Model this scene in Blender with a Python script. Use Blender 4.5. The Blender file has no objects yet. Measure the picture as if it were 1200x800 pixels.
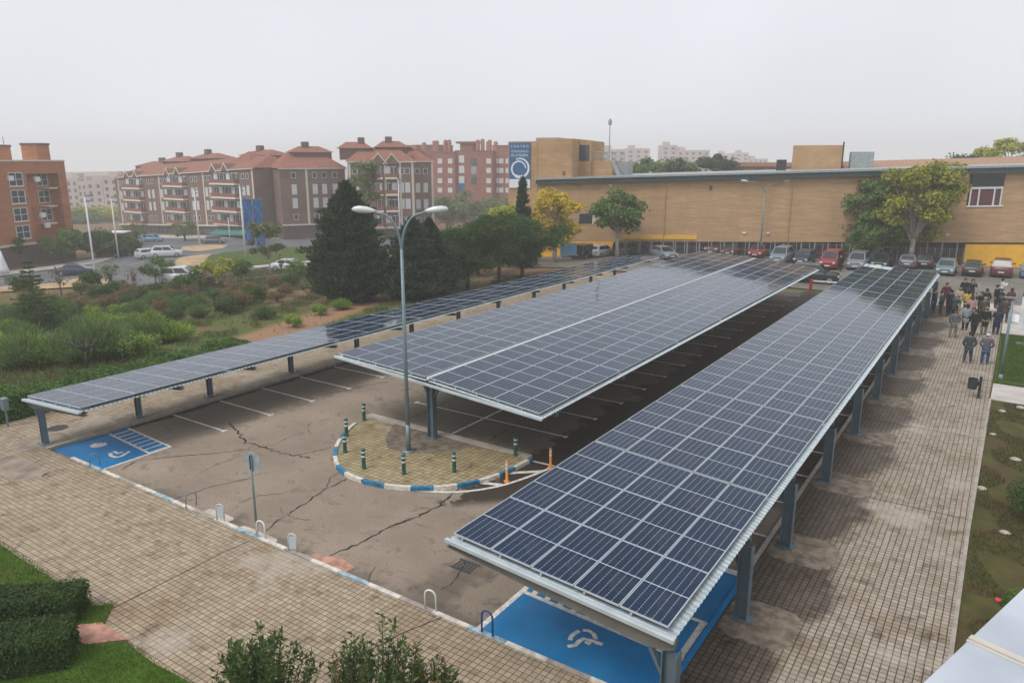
HAZE = .0011; CLOUD = (7.3, 7.6, 8.1, 1); SUNAZ = 200; SUNE = 1.4; EXPO = 0.28
import bpy, bmesh, math, random
import numpy as np
from mathutils import Vector, Matrix
R = random.Random(7)
NP = np.random.default_rng(7)
sc = bpy.context.scene
COL = sc.collection
PI = math.pi
# ------------------------------------------------------------------ camera maths (measuring the place)
F = 868.; HY = 188.; VX = 1199.; H = 11.2
PIT = math.atan((400-HY)/F); YAW = math.atan((VX-600)*math.cos(PIT)/F)
FW = (-math.sin(YAW)*math.cos(PIT), math.cos(YAW)*math.cos(PIT), -math.sin(PIT))
RT = (math.cos(YAW), math.sin(YAW), 0)
UP = (-math.sin(YAW)*math.sin(PIT), math.cos(YAW)*math.sin(PIT), math.cos(PIT))
def ray(x, y):
    a = (x-600)/F; b = (400-y)/F
    return [FW[i]+a*RT[i]+b*UP[i] for i in range(3)]
def G(x, y, z=0):
    d = ray(x, y); t = (z-H)/d[2]; return (d[0]*t, d[1]*t)
def D(x, y, dep):
    d = ray(x, y); return Vector((d[0]*dep, d[1]*dep, H+d[2]*dep))
def sst(a, b, x):
    t = min(1, max(0, (x-a)/(b-a))); return t*t*(3-2*t)
def gz(X, Y):
    s = max(0, -(X+37.5)); a = min(s, 45)*.06+min(max(0, s-45), 160)*.025
    t = sst(20, 60, -X); b = min(max(0, Y-70), 160)*.03*t
    return -(a+b)
def T(x, y, up=0):
    "point of the terrain seen at a pixel"
    d = ray(x, y); t = 5.
    while t < 1500:
        if H+d[2]*t <= gz(d[0]*t, d[1]*t)+up: break
        t += 0.25
    return Vector((d[0]*t, d[1]*t, gz(d[0]*t, d[1]*t)))
def zat(X, Y, y, x=None):
    "height of a point above (X, Y) that shows at pixel row y"
    lo, hi = -40., 80.
    for _ in range(40):
        m = (lo+hi)/2; v = (X, Y, m-H); f = sum(v[i]*FW[i] for i in range(3))
        if 400-F*sum(v[i]*UP[i] for i in range(3))/f > y: lo = m
        else: hi = m
    return lo
# ------------------------------------------------------------------ objects
def tag(o, label=None, cat=None, group=None, kind=None):
    if label: o['label'] = label
    if cat: o['category'] = cat
    if group: o['group'] = group
    if kind: o['kind'] = kind
    return o
def thing(name, label, cat, loc=(0, 0, 0), rz=0, group=None):
    o = bpy.data.objects.new(name, None); COL.objects.link(o)
    o.location = loc; o.rotation_euler = (0, 0, rz); o.empty_display_size = .2
    return tag(o, label, cat, group)
def copy_tree(o, parent=None):
    c = o.copy(); COL.objects.link(c); c.parent = parent
    for ch in list(o.children): copy_tree(ch, c)
    return c
class MB:
    def __init__(s): s.v = []; s.f = []; s.mi = []; s.k = 0; s.uv = {}
    def add(s, vs, fs, m=0):
        n = len(s.v)
        s.v += [(p[0], p[1], p[2]+s.k*p[0]) for p in vs]
        for f in fs: s.f.append(tuple(i+n for i in f)); s.mi.append(m)
        return s
    def box(s, x0, y0, z0, x1, y1, z1, m=0):
        vs = [(x, y, z) for z in (z0, z1) for x, y in ((x0, y0), (x1, y0), (x1, y1), (x0, y1))]
        return s.add(vs, [(3, 2, 1, 0), (4, 5, 6, 7), (0, 1, 5, 4), (1, 2, 6, 5), (2, 3, 7, 6), (3, 0, 4, 7)], m)
    def quad(s, a, b, c, d, m=0): return s.add([a, b, c, d], [(0, 1, 2, 3)], m)
    def prism(s, poly, z0, z1, m=0):
        n = len(poly)
        vs = [(p[0], p[1], z0) for p in poly]+[(p[0], p[1], z1) for p in poly]
        fs = [tuple(range(n-1, -1, -1)), tuple(range(n, 2*n))]+[(i, (i+1) % n, n+(i+1) % n, n+i) for i in range(n)]
        return s.add(vs, fs, m)
    def prismx(s, prof, x0, x1, m=0):
        "profile in (y, z) swept along x"
        n = len(prof); vs = [(x0, a, b) for a, b in prof]+[(x1, a, b) for a, b in prof]
        fs = [tuple(range(n)), tuple(range(2*n-1, n-1, -1))]+[(i, n+i, n+(i+1) % n, (i+1) % n) for i in range(n)]
        return s.add(vs, fs, m)
    def prismy(s, prof, y0, y1, m=0):
        "profile in (x, z) swept along y"
        n = len(prof); vs = [(a, y0, b) for a, b in prof]+[(a, y1, b) for a, b in prof]
        fs = [tuple(range(n-1, -1, -1)), tuple(range(n, 2*n))]+[(i, (i+1) % n, n+(i+1) % n, n+i) for i in range(n)]
        return s.add(vs, fs, m)
    def tube(s, path, r, n=8, m=0, cap=True):
        path = [Vector(p) for p in path]; rs = r if isinstance(r, (list, tuple)) else [r]*len(path)
        vs = []; fs = []; pu = None
        for i, p in enumerate(path):
            d = (path[min(i+1, len(path)-1)]-path[max(i-1, 0)]).normalized()
            if pu is None: pu = Vector((1, 0, 0)) if abs(d.z) > .9 else Vector((0, 0, 1))
            u = (pu-d*pu.dot(d)).normalized(); w = d.cross(u); pu = u
            for k in range(n):
                a = 2*PI*k/n; vs.append(tuple(p+u*math.cos(a)*rs[i]+w*math.sin(a)*rs[i]))
        for i in range(len(path)-1):
            for k in range(n):
                a = i*n+k; b = i*n+(k+1) % n; fs.append((a, b, b+n, a+n))
        if cap: fs.append(tuple(range(n-1, -1, -1))); fs.append(tuple(range(len(vs)-n, len(vs))))
        return s.add(vs, fs, m)
    def lathe(s, prof, c=(0, 0, 0), n=14, m=0):
        vs = []; fs = []
        for r, z in prof:
            for k in range(n): a = 2*PI*k/n; vs.append((c[0]+r*math.cos(a), c[1]+r*math.sin(a), c[2]+z))
        for i in range(len(prof)-1):
            for k in range(n): fs.append((i*n+k, i*n+(k+1) % n, (i+1)*n+(k+1) % n, (i+1)*n+k))
        fs.append(tuple(range(n-1, -1, -1))); fs.append(tuple(range(len(vs)-n, len(vs))))
        return s.add(vs, fs, m)
    def build(s, name, mats, parent=None, smooth=False, loc=None):
        me = bpy.data.meshes.new(name); me.from_pydata(s.v, [], s.f)
        if not isinstance(mats, (list, tuple)): mats = [mats]
        for m in mats: me.materials.append(m)
        if len(mats) > 1: me.polygons.foreach_set('material_index', s.mi)
        if smooth: me.polygons.foreach_set('use_smooth', [True]*len(me.polygons))
        me.update()
        o = bpy.data.objects.new(name, me); COL.objects.link(o)
        if parent: o.parent = parent
        if loc: o.location = loc
        return o
def npmesh(name, V, mats, parent=None, n=4, mi=None):
    "mesh of separate n-gons from an (k, n, 3) array"
    k = len(V); me = bpy.data.meshes.new(name)
    me.vertices.add(k*n); me.vertices.foreach_set('co', np.ascontiguousarray(V, dtype=np.float32).reshape(-1))
    me.loops.add(k*n); me.loops.foreach_set('vertex_index', np.arange(k*n, dtype=np.int32))
    me.polygons.add(k); me.polygons.foreach_set('loop_start', np.arange(0, k*n, n, dtype=np.int32))
    me.polygons.foreach_set('loop_total', np.full(k, n, dtype=np.int32))
    for m in (mats if isinstance(mats, (list, tuple)) else [mats]): me.materials.append(m)
    if mi is not None: me.polygons.foreach_set('material_index', np.asarray(mi, dtype=np.int32))
    me.update(calc_edges=True); me.validate()
    o = bpy.data.objects.new(name, me); COL.objects.link(o)
    if parent: o.parent = parent
    return o
# ------------------------------------------------------------------ materials
class Mt:
    def __init__(s, name, rough=.6, metal=0, spec=.5):
        s.m = bpy.data.materials.new(name); s.m.use_nodes = True; s.nt = s.m.node_tree
        s.b = s.nt.nodes['Principled BSDF']; s.b.inputs['Roughness'].default_value = rough
        s.b.inputs['Metallic'].default_value = metal; s.b.inputs['Specular IOR Level'].default_value = spec
    def n(s, t, **kw):
        nd = s.nt.nodes.new(t)
        for k, v in kw.items():
            if k.startswith('_'): setattr(nd, k[1:], v)
            else: s.put(nd.inputs[k.replace('_', ' ')] if not k[0] == 'i' or not k[1:].isdigit() else nd.inputs[int(k[1:])], v)
        return nd
    def put(s, sock, v):
        if isinstance(v, bpy.types.NodeSocket): s.nt.links.new(v, sock)
        else:
            if isinstance(v, (tuple, list)) and sock.type == 'RGBA' and len(v) == 3: v = (*v, 1)
            sock.default_value = v
    def math(s, op, a, b=0, c=None, clamp=False):
        nd = s.nt.nodes.new('ShaderNodeMath'); nd.operation = op; nd.use_clamp = clamp
        s.put(nd.inputs[0], a); s.put(nd.inputs[1], b)
        if c is not None: s.put(nd.inputs[2], c)
        return nd.outputs[0]
    def coords(s, kind='Object'): return s.n('ShaderNodeTexCoord').outputs[kind]
    def xyz(s, v): return s.n('ShaderNodeSeparateXYZ', i0=v).outputs
    def scale(s, v, sx, sy, sz): return s.n('ShaderNodeVectorMath', _operation='MULTIPLY', i0=v, i1=(sx, sy, sz)).outputs[0]
    def noise(s, v, scale, detail=4, rough=.55):
        return s.n('ShaderNodeTexNoise', Vector=v, Scale=scale, Detail=detail, Roughness=rough).outputs['Fac']
    def mapr(s, v, a, b, c=0., d=1., smooth=True):
        nd = s.n('ShaderNodeMapRange', _interpolation_type='SMOOTHSTEP' if smooth else 'LINEAR'); s.put(nd.inputs['Value'], v)
        for k, x in (('From Min', a), ('From Max', b), ('To Min', c), ('To Max', d)): s.put(nd.inputs[k], x)
        return nd.outputs[0]
    def mix(s, f, a, b, mode='MIX'):
        nd = s.n('ShaderNodeMix', _data_type='RGBA', _blend_type=mode); s.put(nd.inputs[0], f)
        s.put(nd.inputs[6], a); s.put(nd.inputs[7], b); return nd.outputs[2]
    def base(s, c): s.put(s.b.inputs['Base Color'], c); return s
    def rgh(s, c): s.put(s.b.inputs['Roughness'], c); return s
    def bump(s, h, strength=.3, dist=.02):
        nd = s.n('ShaderNodeBump', Height=h, Strength=strength, Distance=dist); s.nt.links.new(nd.outputs[0], s.b.inputs['Normal']); return s
def lin(h):
    "sRGB 0-255 to linear"
    return tuple(((c/255)/12.92 if c/255 <= .04045 else ((c/255+.055)/1.055)**2.4) for c in h)
def simple(name, c, rough=.6, metal=0, var=.15, scale=3, spec=.5, bump=0, c2=None, isl=False):
    t = Mt(name, rough, metal, spec); v = t.coords()
    f = t.noise(v, scale, 5)
    f = t.mapr(f, .3, .7)
    col = t.mix(f, tuple(x*(1-var) for x in c), c2 or tuple(min(1, x*(1+var)) for x in c))
    if isl:
        g = t.n('ShaderNodeNewGeometry').outputs['Random Per Island']
        col = t.mix(t.mapr(g, 0, 1, 0, .5, False), col, tuple(min(1, x*1.9+.01) for x in c))
    t.base(col)
    if bump: t.bump(t.noise(v, scale*6, 4), bump, .01)
    return t.m
def leafm(name, dark, mid, light, scale=.6, rough=.65):
    t = Mt(name, rough, 0, .25); v = t.coords()
    g = t.n('ShaderNodeNewGeometry').outputs['Random Per Island']
    oi = t.n('ShaderNodeObjectInfo').outputs['Random']
    a = t.mapr(t.noise(v, scale, 2), .35, .65)
    c = t.mix(a, dark, mid); c = t.mix(t.mapr(g, .35, 1., 0, .8, False), c, light)
    c = t.mix(t.math('MULTIPLY', oi, .25), c, tuple(x*.6 for x in mid))
    t.base(c)
    tr = t.n('ShaderNodeBsdfTranslucent'); t.put(tr.inputs[0], c)
    mx = t.n('ShaderNodeMixShader'); mx.inputs[0].default_value = .35
    t.nt.links.new(t.b.outputs[0], mx.inputs[1]); t.nt.links.new(tr.outputs[0], mx.inputs[2])
    t.nt.links.new(mx.outputs[0], t.nt.nodes['Material Output'].inputs[0])
    return t.m
M = {}
# asphalt of the car park: pale worn front, dark wet lane between the canopies
def asphalt_lot():
    t = Mt('lot_asphalt', .75); v = t.coords(); x, y, z = t.xyz(v)
    n1 = t.noise(v, .55, 5, .6); n2 = t.noise(v, 2.2, 6, .65); n3 = t.noise(v, 45, 3, .7); n4 = t.noise(v, .16, 3)
    col = t.mix(t.mapr(n1, .3, .7), (.285, .225, .17), (.40, .32, .245))
    col = t.mix(t.mapr(n2, .52, .75, 0, .5), col, (.20, .155, .12))
    col = t.mix(t.mapr(n4, .48, .66, 0, .45), col, (.52, .42, .32))
    col = t.mix(t.mapr(t.noise(v, 24, 5, .75), .40, .60, .0, .6), col, (.13, .102, .08))
    col = t.mix(t.mapr(t.noise(v, 60, 3, .8), .56, .72, .0, .45), col, (.52, .46, .39))
    col = t.mix(t.mapr(t.noise(v, 1.1, 7, .75), .54, .60, 0, .5), col, (.15, .12, .095))
    col = t.mix(t.mapr(t.noise(t.scale(v, .25, 1.3, 1), 1.6, 6, .7), .58, .68, 0, .5), col, (.12, .095, .075))
    # shade of the roofs painted into the asphalt colour where the cars stand
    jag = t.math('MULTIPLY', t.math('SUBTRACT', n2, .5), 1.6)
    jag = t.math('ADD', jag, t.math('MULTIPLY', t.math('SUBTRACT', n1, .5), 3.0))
    # painted shade on the bays under the left roof
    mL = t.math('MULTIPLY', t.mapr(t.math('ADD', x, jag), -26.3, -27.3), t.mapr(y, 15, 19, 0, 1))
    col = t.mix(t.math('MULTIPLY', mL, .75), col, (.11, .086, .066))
    # painted shade on the bays under the middle roof
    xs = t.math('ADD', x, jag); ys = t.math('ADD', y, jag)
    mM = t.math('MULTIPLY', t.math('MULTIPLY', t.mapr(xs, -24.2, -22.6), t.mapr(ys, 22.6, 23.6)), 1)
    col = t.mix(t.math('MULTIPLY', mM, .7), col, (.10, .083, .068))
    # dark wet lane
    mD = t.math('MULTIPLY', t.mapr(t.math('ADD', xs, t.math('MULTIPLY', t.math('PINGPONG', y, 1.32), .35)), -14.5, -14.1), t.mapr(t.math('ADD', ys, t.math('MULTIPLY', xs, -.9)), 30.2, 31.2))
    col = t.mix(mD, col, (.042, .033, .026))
    # damp patches near the front right
    mR = t.math('MULTIPLY', t.mapr(xs, -12.9, -11.2), t.mapr(n1, .42, .55))
    col = t.mix(t.math('MULTIPLY', mR, .65), col, (.08, .062, .05))
    # dark line at the front kerb and along the left kerb
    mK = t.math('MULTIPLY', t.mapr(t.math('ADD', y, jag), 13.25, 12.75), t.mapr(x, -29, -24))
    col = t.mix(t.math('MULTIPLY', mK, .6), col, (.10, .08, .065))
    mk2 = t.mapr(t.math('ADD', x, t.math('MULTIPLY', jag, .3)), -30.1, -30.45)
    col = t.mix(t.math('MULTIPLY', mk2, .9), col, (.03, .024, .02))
    col = t.mix(t.mapr(n3, .35, .75, 0, .4), col, tuple([.12, .095, .075]))
    col = t.mix(t.mapr(t.noise(v, 80, 2, .8), .62, .8, 0, .5), col, (.5, .43, .36))
    t.base(col); wet = t.math('MAXIMUM', mD, mR)
    t.rgh(t.mapr(wet, 0, 1, .85, .55, False)); t.put(t.b.inputs['Specular IOR Level'], t.mapr(wet, 0, 1, .3, .15, False))
    t.bump(n3, .5, .01); return t.m
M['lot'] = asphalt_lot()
def pavers(name, c1, c2, joint, stain, wetx=None, sz=.2):
    t = Mt(name, .8, 0, .25); v = t.coords(); x, y, z = t.xyz(v)
    wv = t.n('ShaderNodeVectorMath', _operation='ADD', i0=v, i1=t.scale(t.n('ShaderNodeTexNoise', Vector=v, Scale=.9, Detail=2).outputs['Color'], .03, .03, 0)).outputs[0]
    br = t.n('ShaderNodeTexBrick', _offset=0., Vector=wv, Color1=c1, Color2=c2, Mortar=joint, Scale=1., Mortar_Size=.012, Mortar_Smooth=.3, Brick_Width=sz, Row_Height=sz)
    n1 = t.noise(v, .5, 5, .6); n2 = t.noise(v, 1.7, 5, .7); n3 = t.noise(v, 9, 5, .8)
    c = br.outputs['Color']
    if wetx is not None:
        lx = t.mapr(t.math('PINGPONG', t.math('ADD', t.xyz(wv)[0], 50 % sz), sz/2), .006, .022)
        c = t.mix(t.mapr(t.noise(v, 1.1, 5, .7), .3, .65, .75, .3), c, t.mix(lx, joint, c))
    c = t.mix(t.mapr(n1, .45, .72, 0, .55), c, t.mix(1, c, stain, 'MULTIPLY'))
    c = t.mix(t.mapr(n2, .52, .72, 0, .8), c, t.mix(1, c, (.4, .33, .27), 'MULTIPLY'))
    c = t.mix(t.mapr(n3, .55, .75, 0, .5), c, t.mix(1, c, (.5, .47, .42), 'MULTIPLY'))
    # dark spots, and a pale worn film where dirt fills the joints
    n6 = t.noise(v, 4.5, 6, .8); c = t.mix(t.mapr(n6, .58, .68, 0, .5), c, t.mix(1, c, (.42, .36, .3), 'MULTIPLY'))
    n5 = t.noise(v, .27, 6, .65); c = t.mix(t.mapr(n5, .54, .66, 0, .55), c, t.mix(n2, (.50, .45, .40), (.36, .31, .25)))
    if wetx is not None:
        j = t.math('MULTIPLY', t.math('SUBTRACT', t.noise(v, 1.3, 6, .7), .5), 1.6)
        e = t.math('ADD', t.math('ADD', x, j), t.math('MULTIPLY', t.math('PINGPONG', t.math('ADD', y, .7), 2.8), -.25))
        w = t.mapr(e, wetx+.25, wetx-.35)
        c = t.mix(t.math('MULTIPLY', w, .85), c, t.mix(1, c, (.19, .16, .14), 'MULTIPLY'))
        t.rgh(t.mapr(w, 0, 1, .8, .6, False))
    t.base(c); t.bump(br.outputs['Fac'], -.4, .01)
    return t.m
M['pave_front'] = pavers('front_pavers', (.435, .352, .255), (.315, .252, .178), (.11, .077, .05), (.68, .57, .44), sz=.165)
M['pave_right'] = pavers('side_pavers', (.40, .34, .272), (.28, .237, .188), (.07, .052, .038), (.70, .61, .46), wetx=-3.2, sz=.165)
M['pave_left'] = pavers('walk_pavers', (.42, .34, .25), (.32, .26, .19), (.12, .085, .058), (.7, .6, .48), sz=.2)
M['pave_isl'] = pavers('island_pavers', (.42, .34, .20), (.30, .24, .14), (.06, .045, .025), (.6, .5, .35), sz=.22)
M['conc'] = simple('concrete', (.27, .215, .165), .85, var=.3, scale=1.5, bump=.2)
M['conc_pale'] = simple('concrete_pale', (.48, .42, .36), .85, var=.2, scale=1.2, bump=.2)
M['footing'] = simple('footing_soil', (.165, .130, .098), .9, var=.4, scale=3.5, bump=.2)
M['mark'] = simple('road_white', (.62, .59, .55), .7, var=.22, scale=7)
M['markdim'] = simple('road_white_worn', (.62, .58, .54), .7, var=.3, scale=5)
def bluepaint():
    t = Mt('blue_paint', .6, 0, .3); v = t.coords()
    c = t.mix(t.mapr(t.noise(v, .8, 5), .35, .7), (.004, .15, .37), (.008, .20, .46))
    c = t.mix(t.mapr(t.noise(v, 3.3, 7, .75), .52, .68, 0, .6), c, (.06, .17, .27)); c = t.mix(t.mapr(t.noise(v, 30, 4, .8), .5, .7, 0, .35), c, (.02, .07, .16)); c = t.mix(t.mapr(t.noise(t.scale(v, 3, .4, 1), 1.1, 6, .7), .56, .68, 0, .45), c, (.10, .14, .18))
    t.base(c); t.bump(t.noise(v, 60, 3), .3, .004); return t.m
M['blue'] = bluepaint()
M['kerb_blue'] = simple('kerb_blue', (.03, .17, .30), .7, var=.35, scale=6)
M['kerb_white'] = simple('kerb_white', (.60, .56, .50), .7, var=.25, scale=6)
M['kerb_grey'] = simple('kerb_grey', (.33, .29, .25), .85, var=.2, scale=4)
M['crack'] = simple('crack_fill', (.022, .017, .014), .95)
M['red_slab'] = simple('red_slab', (.42, .22, .16), .8, var=.3, scale=3)
M['steel'] = simple('blue_grey_steel', (.15, .21, .255), .42, .35, var=.12, scale=2)
M['beam'] = simple('grey_beam', (.20, .19, .175), .5, .3, var=.12, scale=2)
M['galv'] = simple('galvanised_sheet', (.40, .46, .49), .5, .3, var=.14, scale=5)
M['trim'] = simple('white_trim', (.50, .56, .59), .5, .1, var=.08, scale=2)
M['alu'] = simple('panel_frame_aluminium', (.50, .55, .60), .45, .3, var=.05, scale=2)
def panelglass():
    t = Mt('solar_cells', .1, 0, .5); u, v, _ = t.xyz(t.coords('UV'))
    def lines(c, n, w):   # 1 near multiples of 1/n
        k = t.math('MULTIPLY', c, n); fr = t.math('PINGPONG', k, .5)   # 0 at multiples of 1
        return t.math('LESS_THAN', fr, w*n/2)
    wide = lines(u, 6, .013); dash = t.math('GREATER_THAN', t.math('PINGPONG', t.math('MULTIPLY', v, 24), .5), .13)
    wide = t.math('MULTIPLY', wide, dash)
    mid = t.math('LESS_THAN', t.math('ABSOLUTE', t.math('SUBTRACT', v, .5)), .006)
    row = lines(v, 24, .004)
    bus = lines(u, 60, .0028)
    oi = t.n('ShaderNodeObjectInfo').outputs['Random']
    g2 = t.noise(t.coords(), .9, 6, .75)
    cell = t.mix(oi, (.0015, .0105, .038), (.003, .017, .052))
    cell = t.mix(t.mapr(t.noise(t.coords(), 1.2, 3), .4, .7, 0, .5), cell, (.005, .017, .040))
    c = t.mix(t.math('MULTIPLY', bus, .12), cell, (.16, .21, .28))
    c = t.mix(t.math('MULTIPLY', row, .55), c, (.003, .004, .008))
    c = t.mix(t.math('MULTIPLY', wide, .7), c, (.42, .47, .54))
    c = t.mix(t.math('MULTIPLY', mid, .9), c, (.55, .6, .66))
    c = t.mix(t.mapr(g2, .5, .8, 0, .10), c, (.35, .33, .30)); c = t.mix(t.mapr(t.noise(t.coords(), 9, 2, .4), .775, .80), c, (.5, .5, .47))
    t.base(c); t.b.inputs['IOR'].default_value = 1.31; t.b.inputs['Specular Tint'].default_value = (.6, .84, 1, 1)
    t.rgh(t.mapr(t.noise(t.coords(), 2.3, 5, .7), .35, .75, .045, .13, False))
    return t.m
M['cells'] = panelglass()
M['soil'] = simple('soil', (.20, .12, .07), .95, var=.3, scale=.8, bump=.3)
def terrain():
    t = Mt('terrain', .95, 0, .1); v = t.coords(); x, y, z = t.xyz(v)
    n1 = t.noise(v, .11, 5, .6); n2 = t.noise(v, .7, 6, .7); n3 = t.noise(v, 6, 5, .7)
    dirt = t.mix(t.mapr(n2, .3, .7), (.15, .085, .05), (.25, .155, .095))
    dirt = t.mix(t.mapr(t.noise(v, 3, 5, .8), .6, .72, 0, .5), dirt, (.36, .29, .22))
    grs = t.mix(n3, (.06, .085, .022), (.12, .16, .045))
    f = t.mapr(t.math('ADD', t.math('MULTIPLY', n1, .55), t.math('MULTIPLY', n2, .45)), .40, .50)
    # the bare dirt track on the bank
    tr = t.math('ABSOLUTE', t.math('ADD', t.math('ADD', x, t.math('MULTIPLY', y, .33)), 30.4))
    trk = t.mapr(t.math('ADD', tr, t.math('MULTIPLY', n2, 1.5)), 3.6, 2.0)
    trk = t.math('MULTIPLY', trk, t.math('MULTIPLY', t.mapr(y, 16, 26), t.mapr(y, 60, 50)))
    bare = t.math('MULTIPLY', t.mapr(t.math('ADD', t.math('ADD', x, t.math('MULTIPLY', y, -.9)), t.math('MULTIPLY', n2, 14)), -72, -86), t.mapr(t.math('ADD', y, n1), 30, 40))
    f = t.math('MULTIPLY', f, t.math('SUBTRACT', 1, trk)); f = t.math('MULTIPLY', f, t.math('SUBTRACT', 1, t.math('MULTIPLY', bare, .8)))

    c = t.mix(f, dirt, grs); c = t.mix(t.math('MULTIPLY', trk, .7), c, (.34, .20, .12))
    t.base(c); t.bump(n3, .6, .06); return t.m
M['terrain'] = terrain()
def lawn(name, a, b, c2, k=0.0):
    t = Mt(name, .9, 0, .15); v = t.coords()
    c = t.mix(t.mapr(t.noise(v, 1.2, 5, .6), .35, .65), a, b)
    c = t.mix(t.mapr(t.noise(v, .5, 5, .7), .5-k, .68-k), c, c2)
    c = t.mix(t.mapr(t.noise(v, 30, 3, .8), .35, .7, 0, .5), c, tuple(q*.45 for q in a))
    t.base(c); t.bump(t.noise(v, 25, 4, .8), .8, .04); return t.m
M['lawn_left'] = lawn('lawn_green', (.065, .13, .014), (.10, .18, .022), (.11, .15, .03))
M['lawn_right'] = lawn('lawn_poor', (.075, .075, .022), (.12, .11, .036), (.11, .068, .038), .04)
M['lawn_far'] = lawn('lawn_far', (.060, .100, .014), (.095, .140, .022), (.12, .12, .035))
def road(name, a, b):
    t = Mt(name, .8, 0, .3); v = t.coords()
    c = t.mix(t.mapr(t.noise(v, .2, 5), .35, .65), a, b); c = t.mix(t.mapr(t.noise(v, 3, 6, .8), .5, .8, 0, .5), c, tuple(q*.6 for q in a))
    t.base(c); return t.m
M['road'] = road('street_asphalt', (.10, .105, .115), (.15, .155, .165))
M['farlot'] = road('far_asphalt', (.155, .135, .115), (.21, .185, .16))
M['side'] = simple('pale_pavement', (0.462, 0.420, 0.389), .85, var=.15, scale=.8)
M['ochre'] = simple('ochre_gravel', (.42, .29, .17), .95, var=.25, scale=.7)
M['white'] = simple('white_paint', (.72, .74, .76), .5, var=.06, scale=2)
M['dark'] = simple('dark_paint', (.03, .032, .035), .5, var=.2, scale=2)
M['lampgrey'] = simple('lamp_grey', (.18, .245, .27), .45, .3, var=.1, scale=2)
M['lamp_head'] = simple('lamp_head', (.62, .65, .65), .35, .1, var=.08, scale=3)
M['green_post'] = simple('green_post', (.012, .10, .075), .4, 0, var=.2, scale=5)
M['orange'] = simple('orange_post', (.75, .24, .02), .5, var=.15, scale=5)
M['bark'] = simple('bark', (.10, .075, .055), .9, var=.4, scale=4, bump=.5)
M['bark_pale'] = simple('bark_pale', (.34, .31, .26), .85, var=.35, scale=3, bump=.3)
M['zinc'] = simple('zinc_coping', (.46, .50, .56), .6, .0, var=.16, scale=1.8)
M['zincseam'] = simple('coping_seam', (.52, .48, .42), .6, var=.12, scale=3)
M['stone'] = simple('pale_stone', (.40, .36, .30), .8, var=.3, scale=6, bump=.4)
def brick(name, a, b, mort, course=.35, vertical=.25, var=.25):
    t = Mt(name, .85, 0, .2); v = t.coords(); x, y, z = t.xyz(v)
    br = t.n('ShaderNodeTexBrick', _offset=.5, Color1=a, Color2=b, Mortar=mort, Scale=1., Mortar_Size=.012, Brick_Width=.6, Row_Height=.16)
    cv = t.n('ShaderNodeCombineXYZ', i0=t.math('ADD', x, y), i1=z, i2=0.); t.put(br.inputs['Vector'], cv.outputs[0])
    st = t.noise(t.scale(v, .12, .12, course*4), 2.2, 6, .75)
    st2 = t.noise(t.scale(v, 1, 1, .25), .5, 5, .6)
    c = t.mix(t.mapr(st, .40, .60, 0, .75), br.outputs['Color'], tuple(q*.68 for q in a))
    c = t.mix(t.mapr(st2, .4, .7, 0, var), c, tuple(q*.6 for q in b))
    t.base(c); return t.m
M['ochre_brick'] = brick('ochre_brick', (.56, .365, .20), (.50, .32, .17), (.42, .28, .17))
M['ochre_brick2'] = brick('ochre_brick_plain', (.54, .34, .185), (.49, .30, .155), (.4, .26, .15), .1)
M['orange_brick'] = brick('orange_brick', (.47, .19, .095), (.42, .165, .08), (.36, .17, .10), .1, var=.2)
M['brown_brick'] = brick('brown_brick', (.25, .155, .125), (.215, .135, .108), (.2, .13, .1), .1, var=.2)
M['red_brick'] = brick('red_brick', (.36, .135, .095), (.32, .12, .085), (.28, .12, .09), .1, var=.2)
M['brown_base'] = simple('brown_plinth', (.13, .085, .07), .8, var=.15)
M['tile'] = simple('roof_tiles', (.25, .092, .058), .9, var=.3, scale=2.5, bump=.4)
M['tile_side'] = simple('attic_brick', (.16, .09, .07), .85, var=.15)
M['cream'] = simple('cream_trim', (.62, .57, .48), .7, var=.1)
M['redbal'] = simple('balcony_red_brick', (.25, .09, .07), .8, var=.2)
M['yellow'] = simple('yellow_wall', (.78, .42, .03), .7, var=.1, scale=.8)
M['tan_roof'] = simple('tan_roof', (.36, .20, .125), .8, var=.15)
M['roofband'] = simple('roof_band', (.055, .08, .085), .5, .2, var=.15)
M['roofgrey'] = simple('roof_grey', (.30, .33, .33), .6, var=.15)
M['purple'] = simple('maroon_wall', (.085, .04, .042), .7, var=.3, scale=.5)
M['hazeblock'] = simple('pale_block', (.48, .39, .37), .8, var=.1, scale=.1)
def glass(name, c, rough=.08):
    t = Mt(name, rough, 0, .6); g = t.n('ShaderNodeObjectInfo').outputs['Random']
    t.base(t.mix(g, c, tuple(min(1, q*1.8+.01) for q in c))); return t.m
M['glass'] = glass('window_glass', (.035, .045, .055))
M['glass2'] = glass('car_glass', (.012, .015, .018), .04)
M['blind'] = simple('white_blind', (.62, .63, .64), .6, var=.08)
M['winframe'] = simple('window_frame', (.70, .70, .70), .5, var=.05)
M['teal'] = simple('teal_awning', (.04, .20, .17), .7)
M['bluecloth'] = simple('blue_cloth', (.008, .10, .30), .8, var=.4, scale=1.5)
M['signblue'] = simple('sign_blue', (.03, .12, .28), .6, var=.05)
M['signwhite'] = simple('sign_white', (.72, .76, .78), .6, var=.04)
M['tyre'] = simple('tyre', (.02, .02, .02), .8)
M['rim'] = simple('rim', (.45, .46, .47), .35, .7)
M['plate'] = simple('plate', (.7, .7, .68), .5, var=.03)
M['redlight'] = simple('tail_light', (.35, .01, .01), .25)
M['headlight'] = simple('head_light', (.7, .72, .74), .15, .2)
def paint(name, c):
    t = Mt(name, .35, .1, .5); t.base(t.mix(t.mapr(t.noise(t.coords(), 2.5, 4), .4, .75, 0, .35), c, tuple(q*.6+.03 for q in c)))
    t.b.inputs['Coat Weight'].default_value = .6; t.b.inputs['Coat Roughness'].default_value = .06; return t.m
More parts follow.
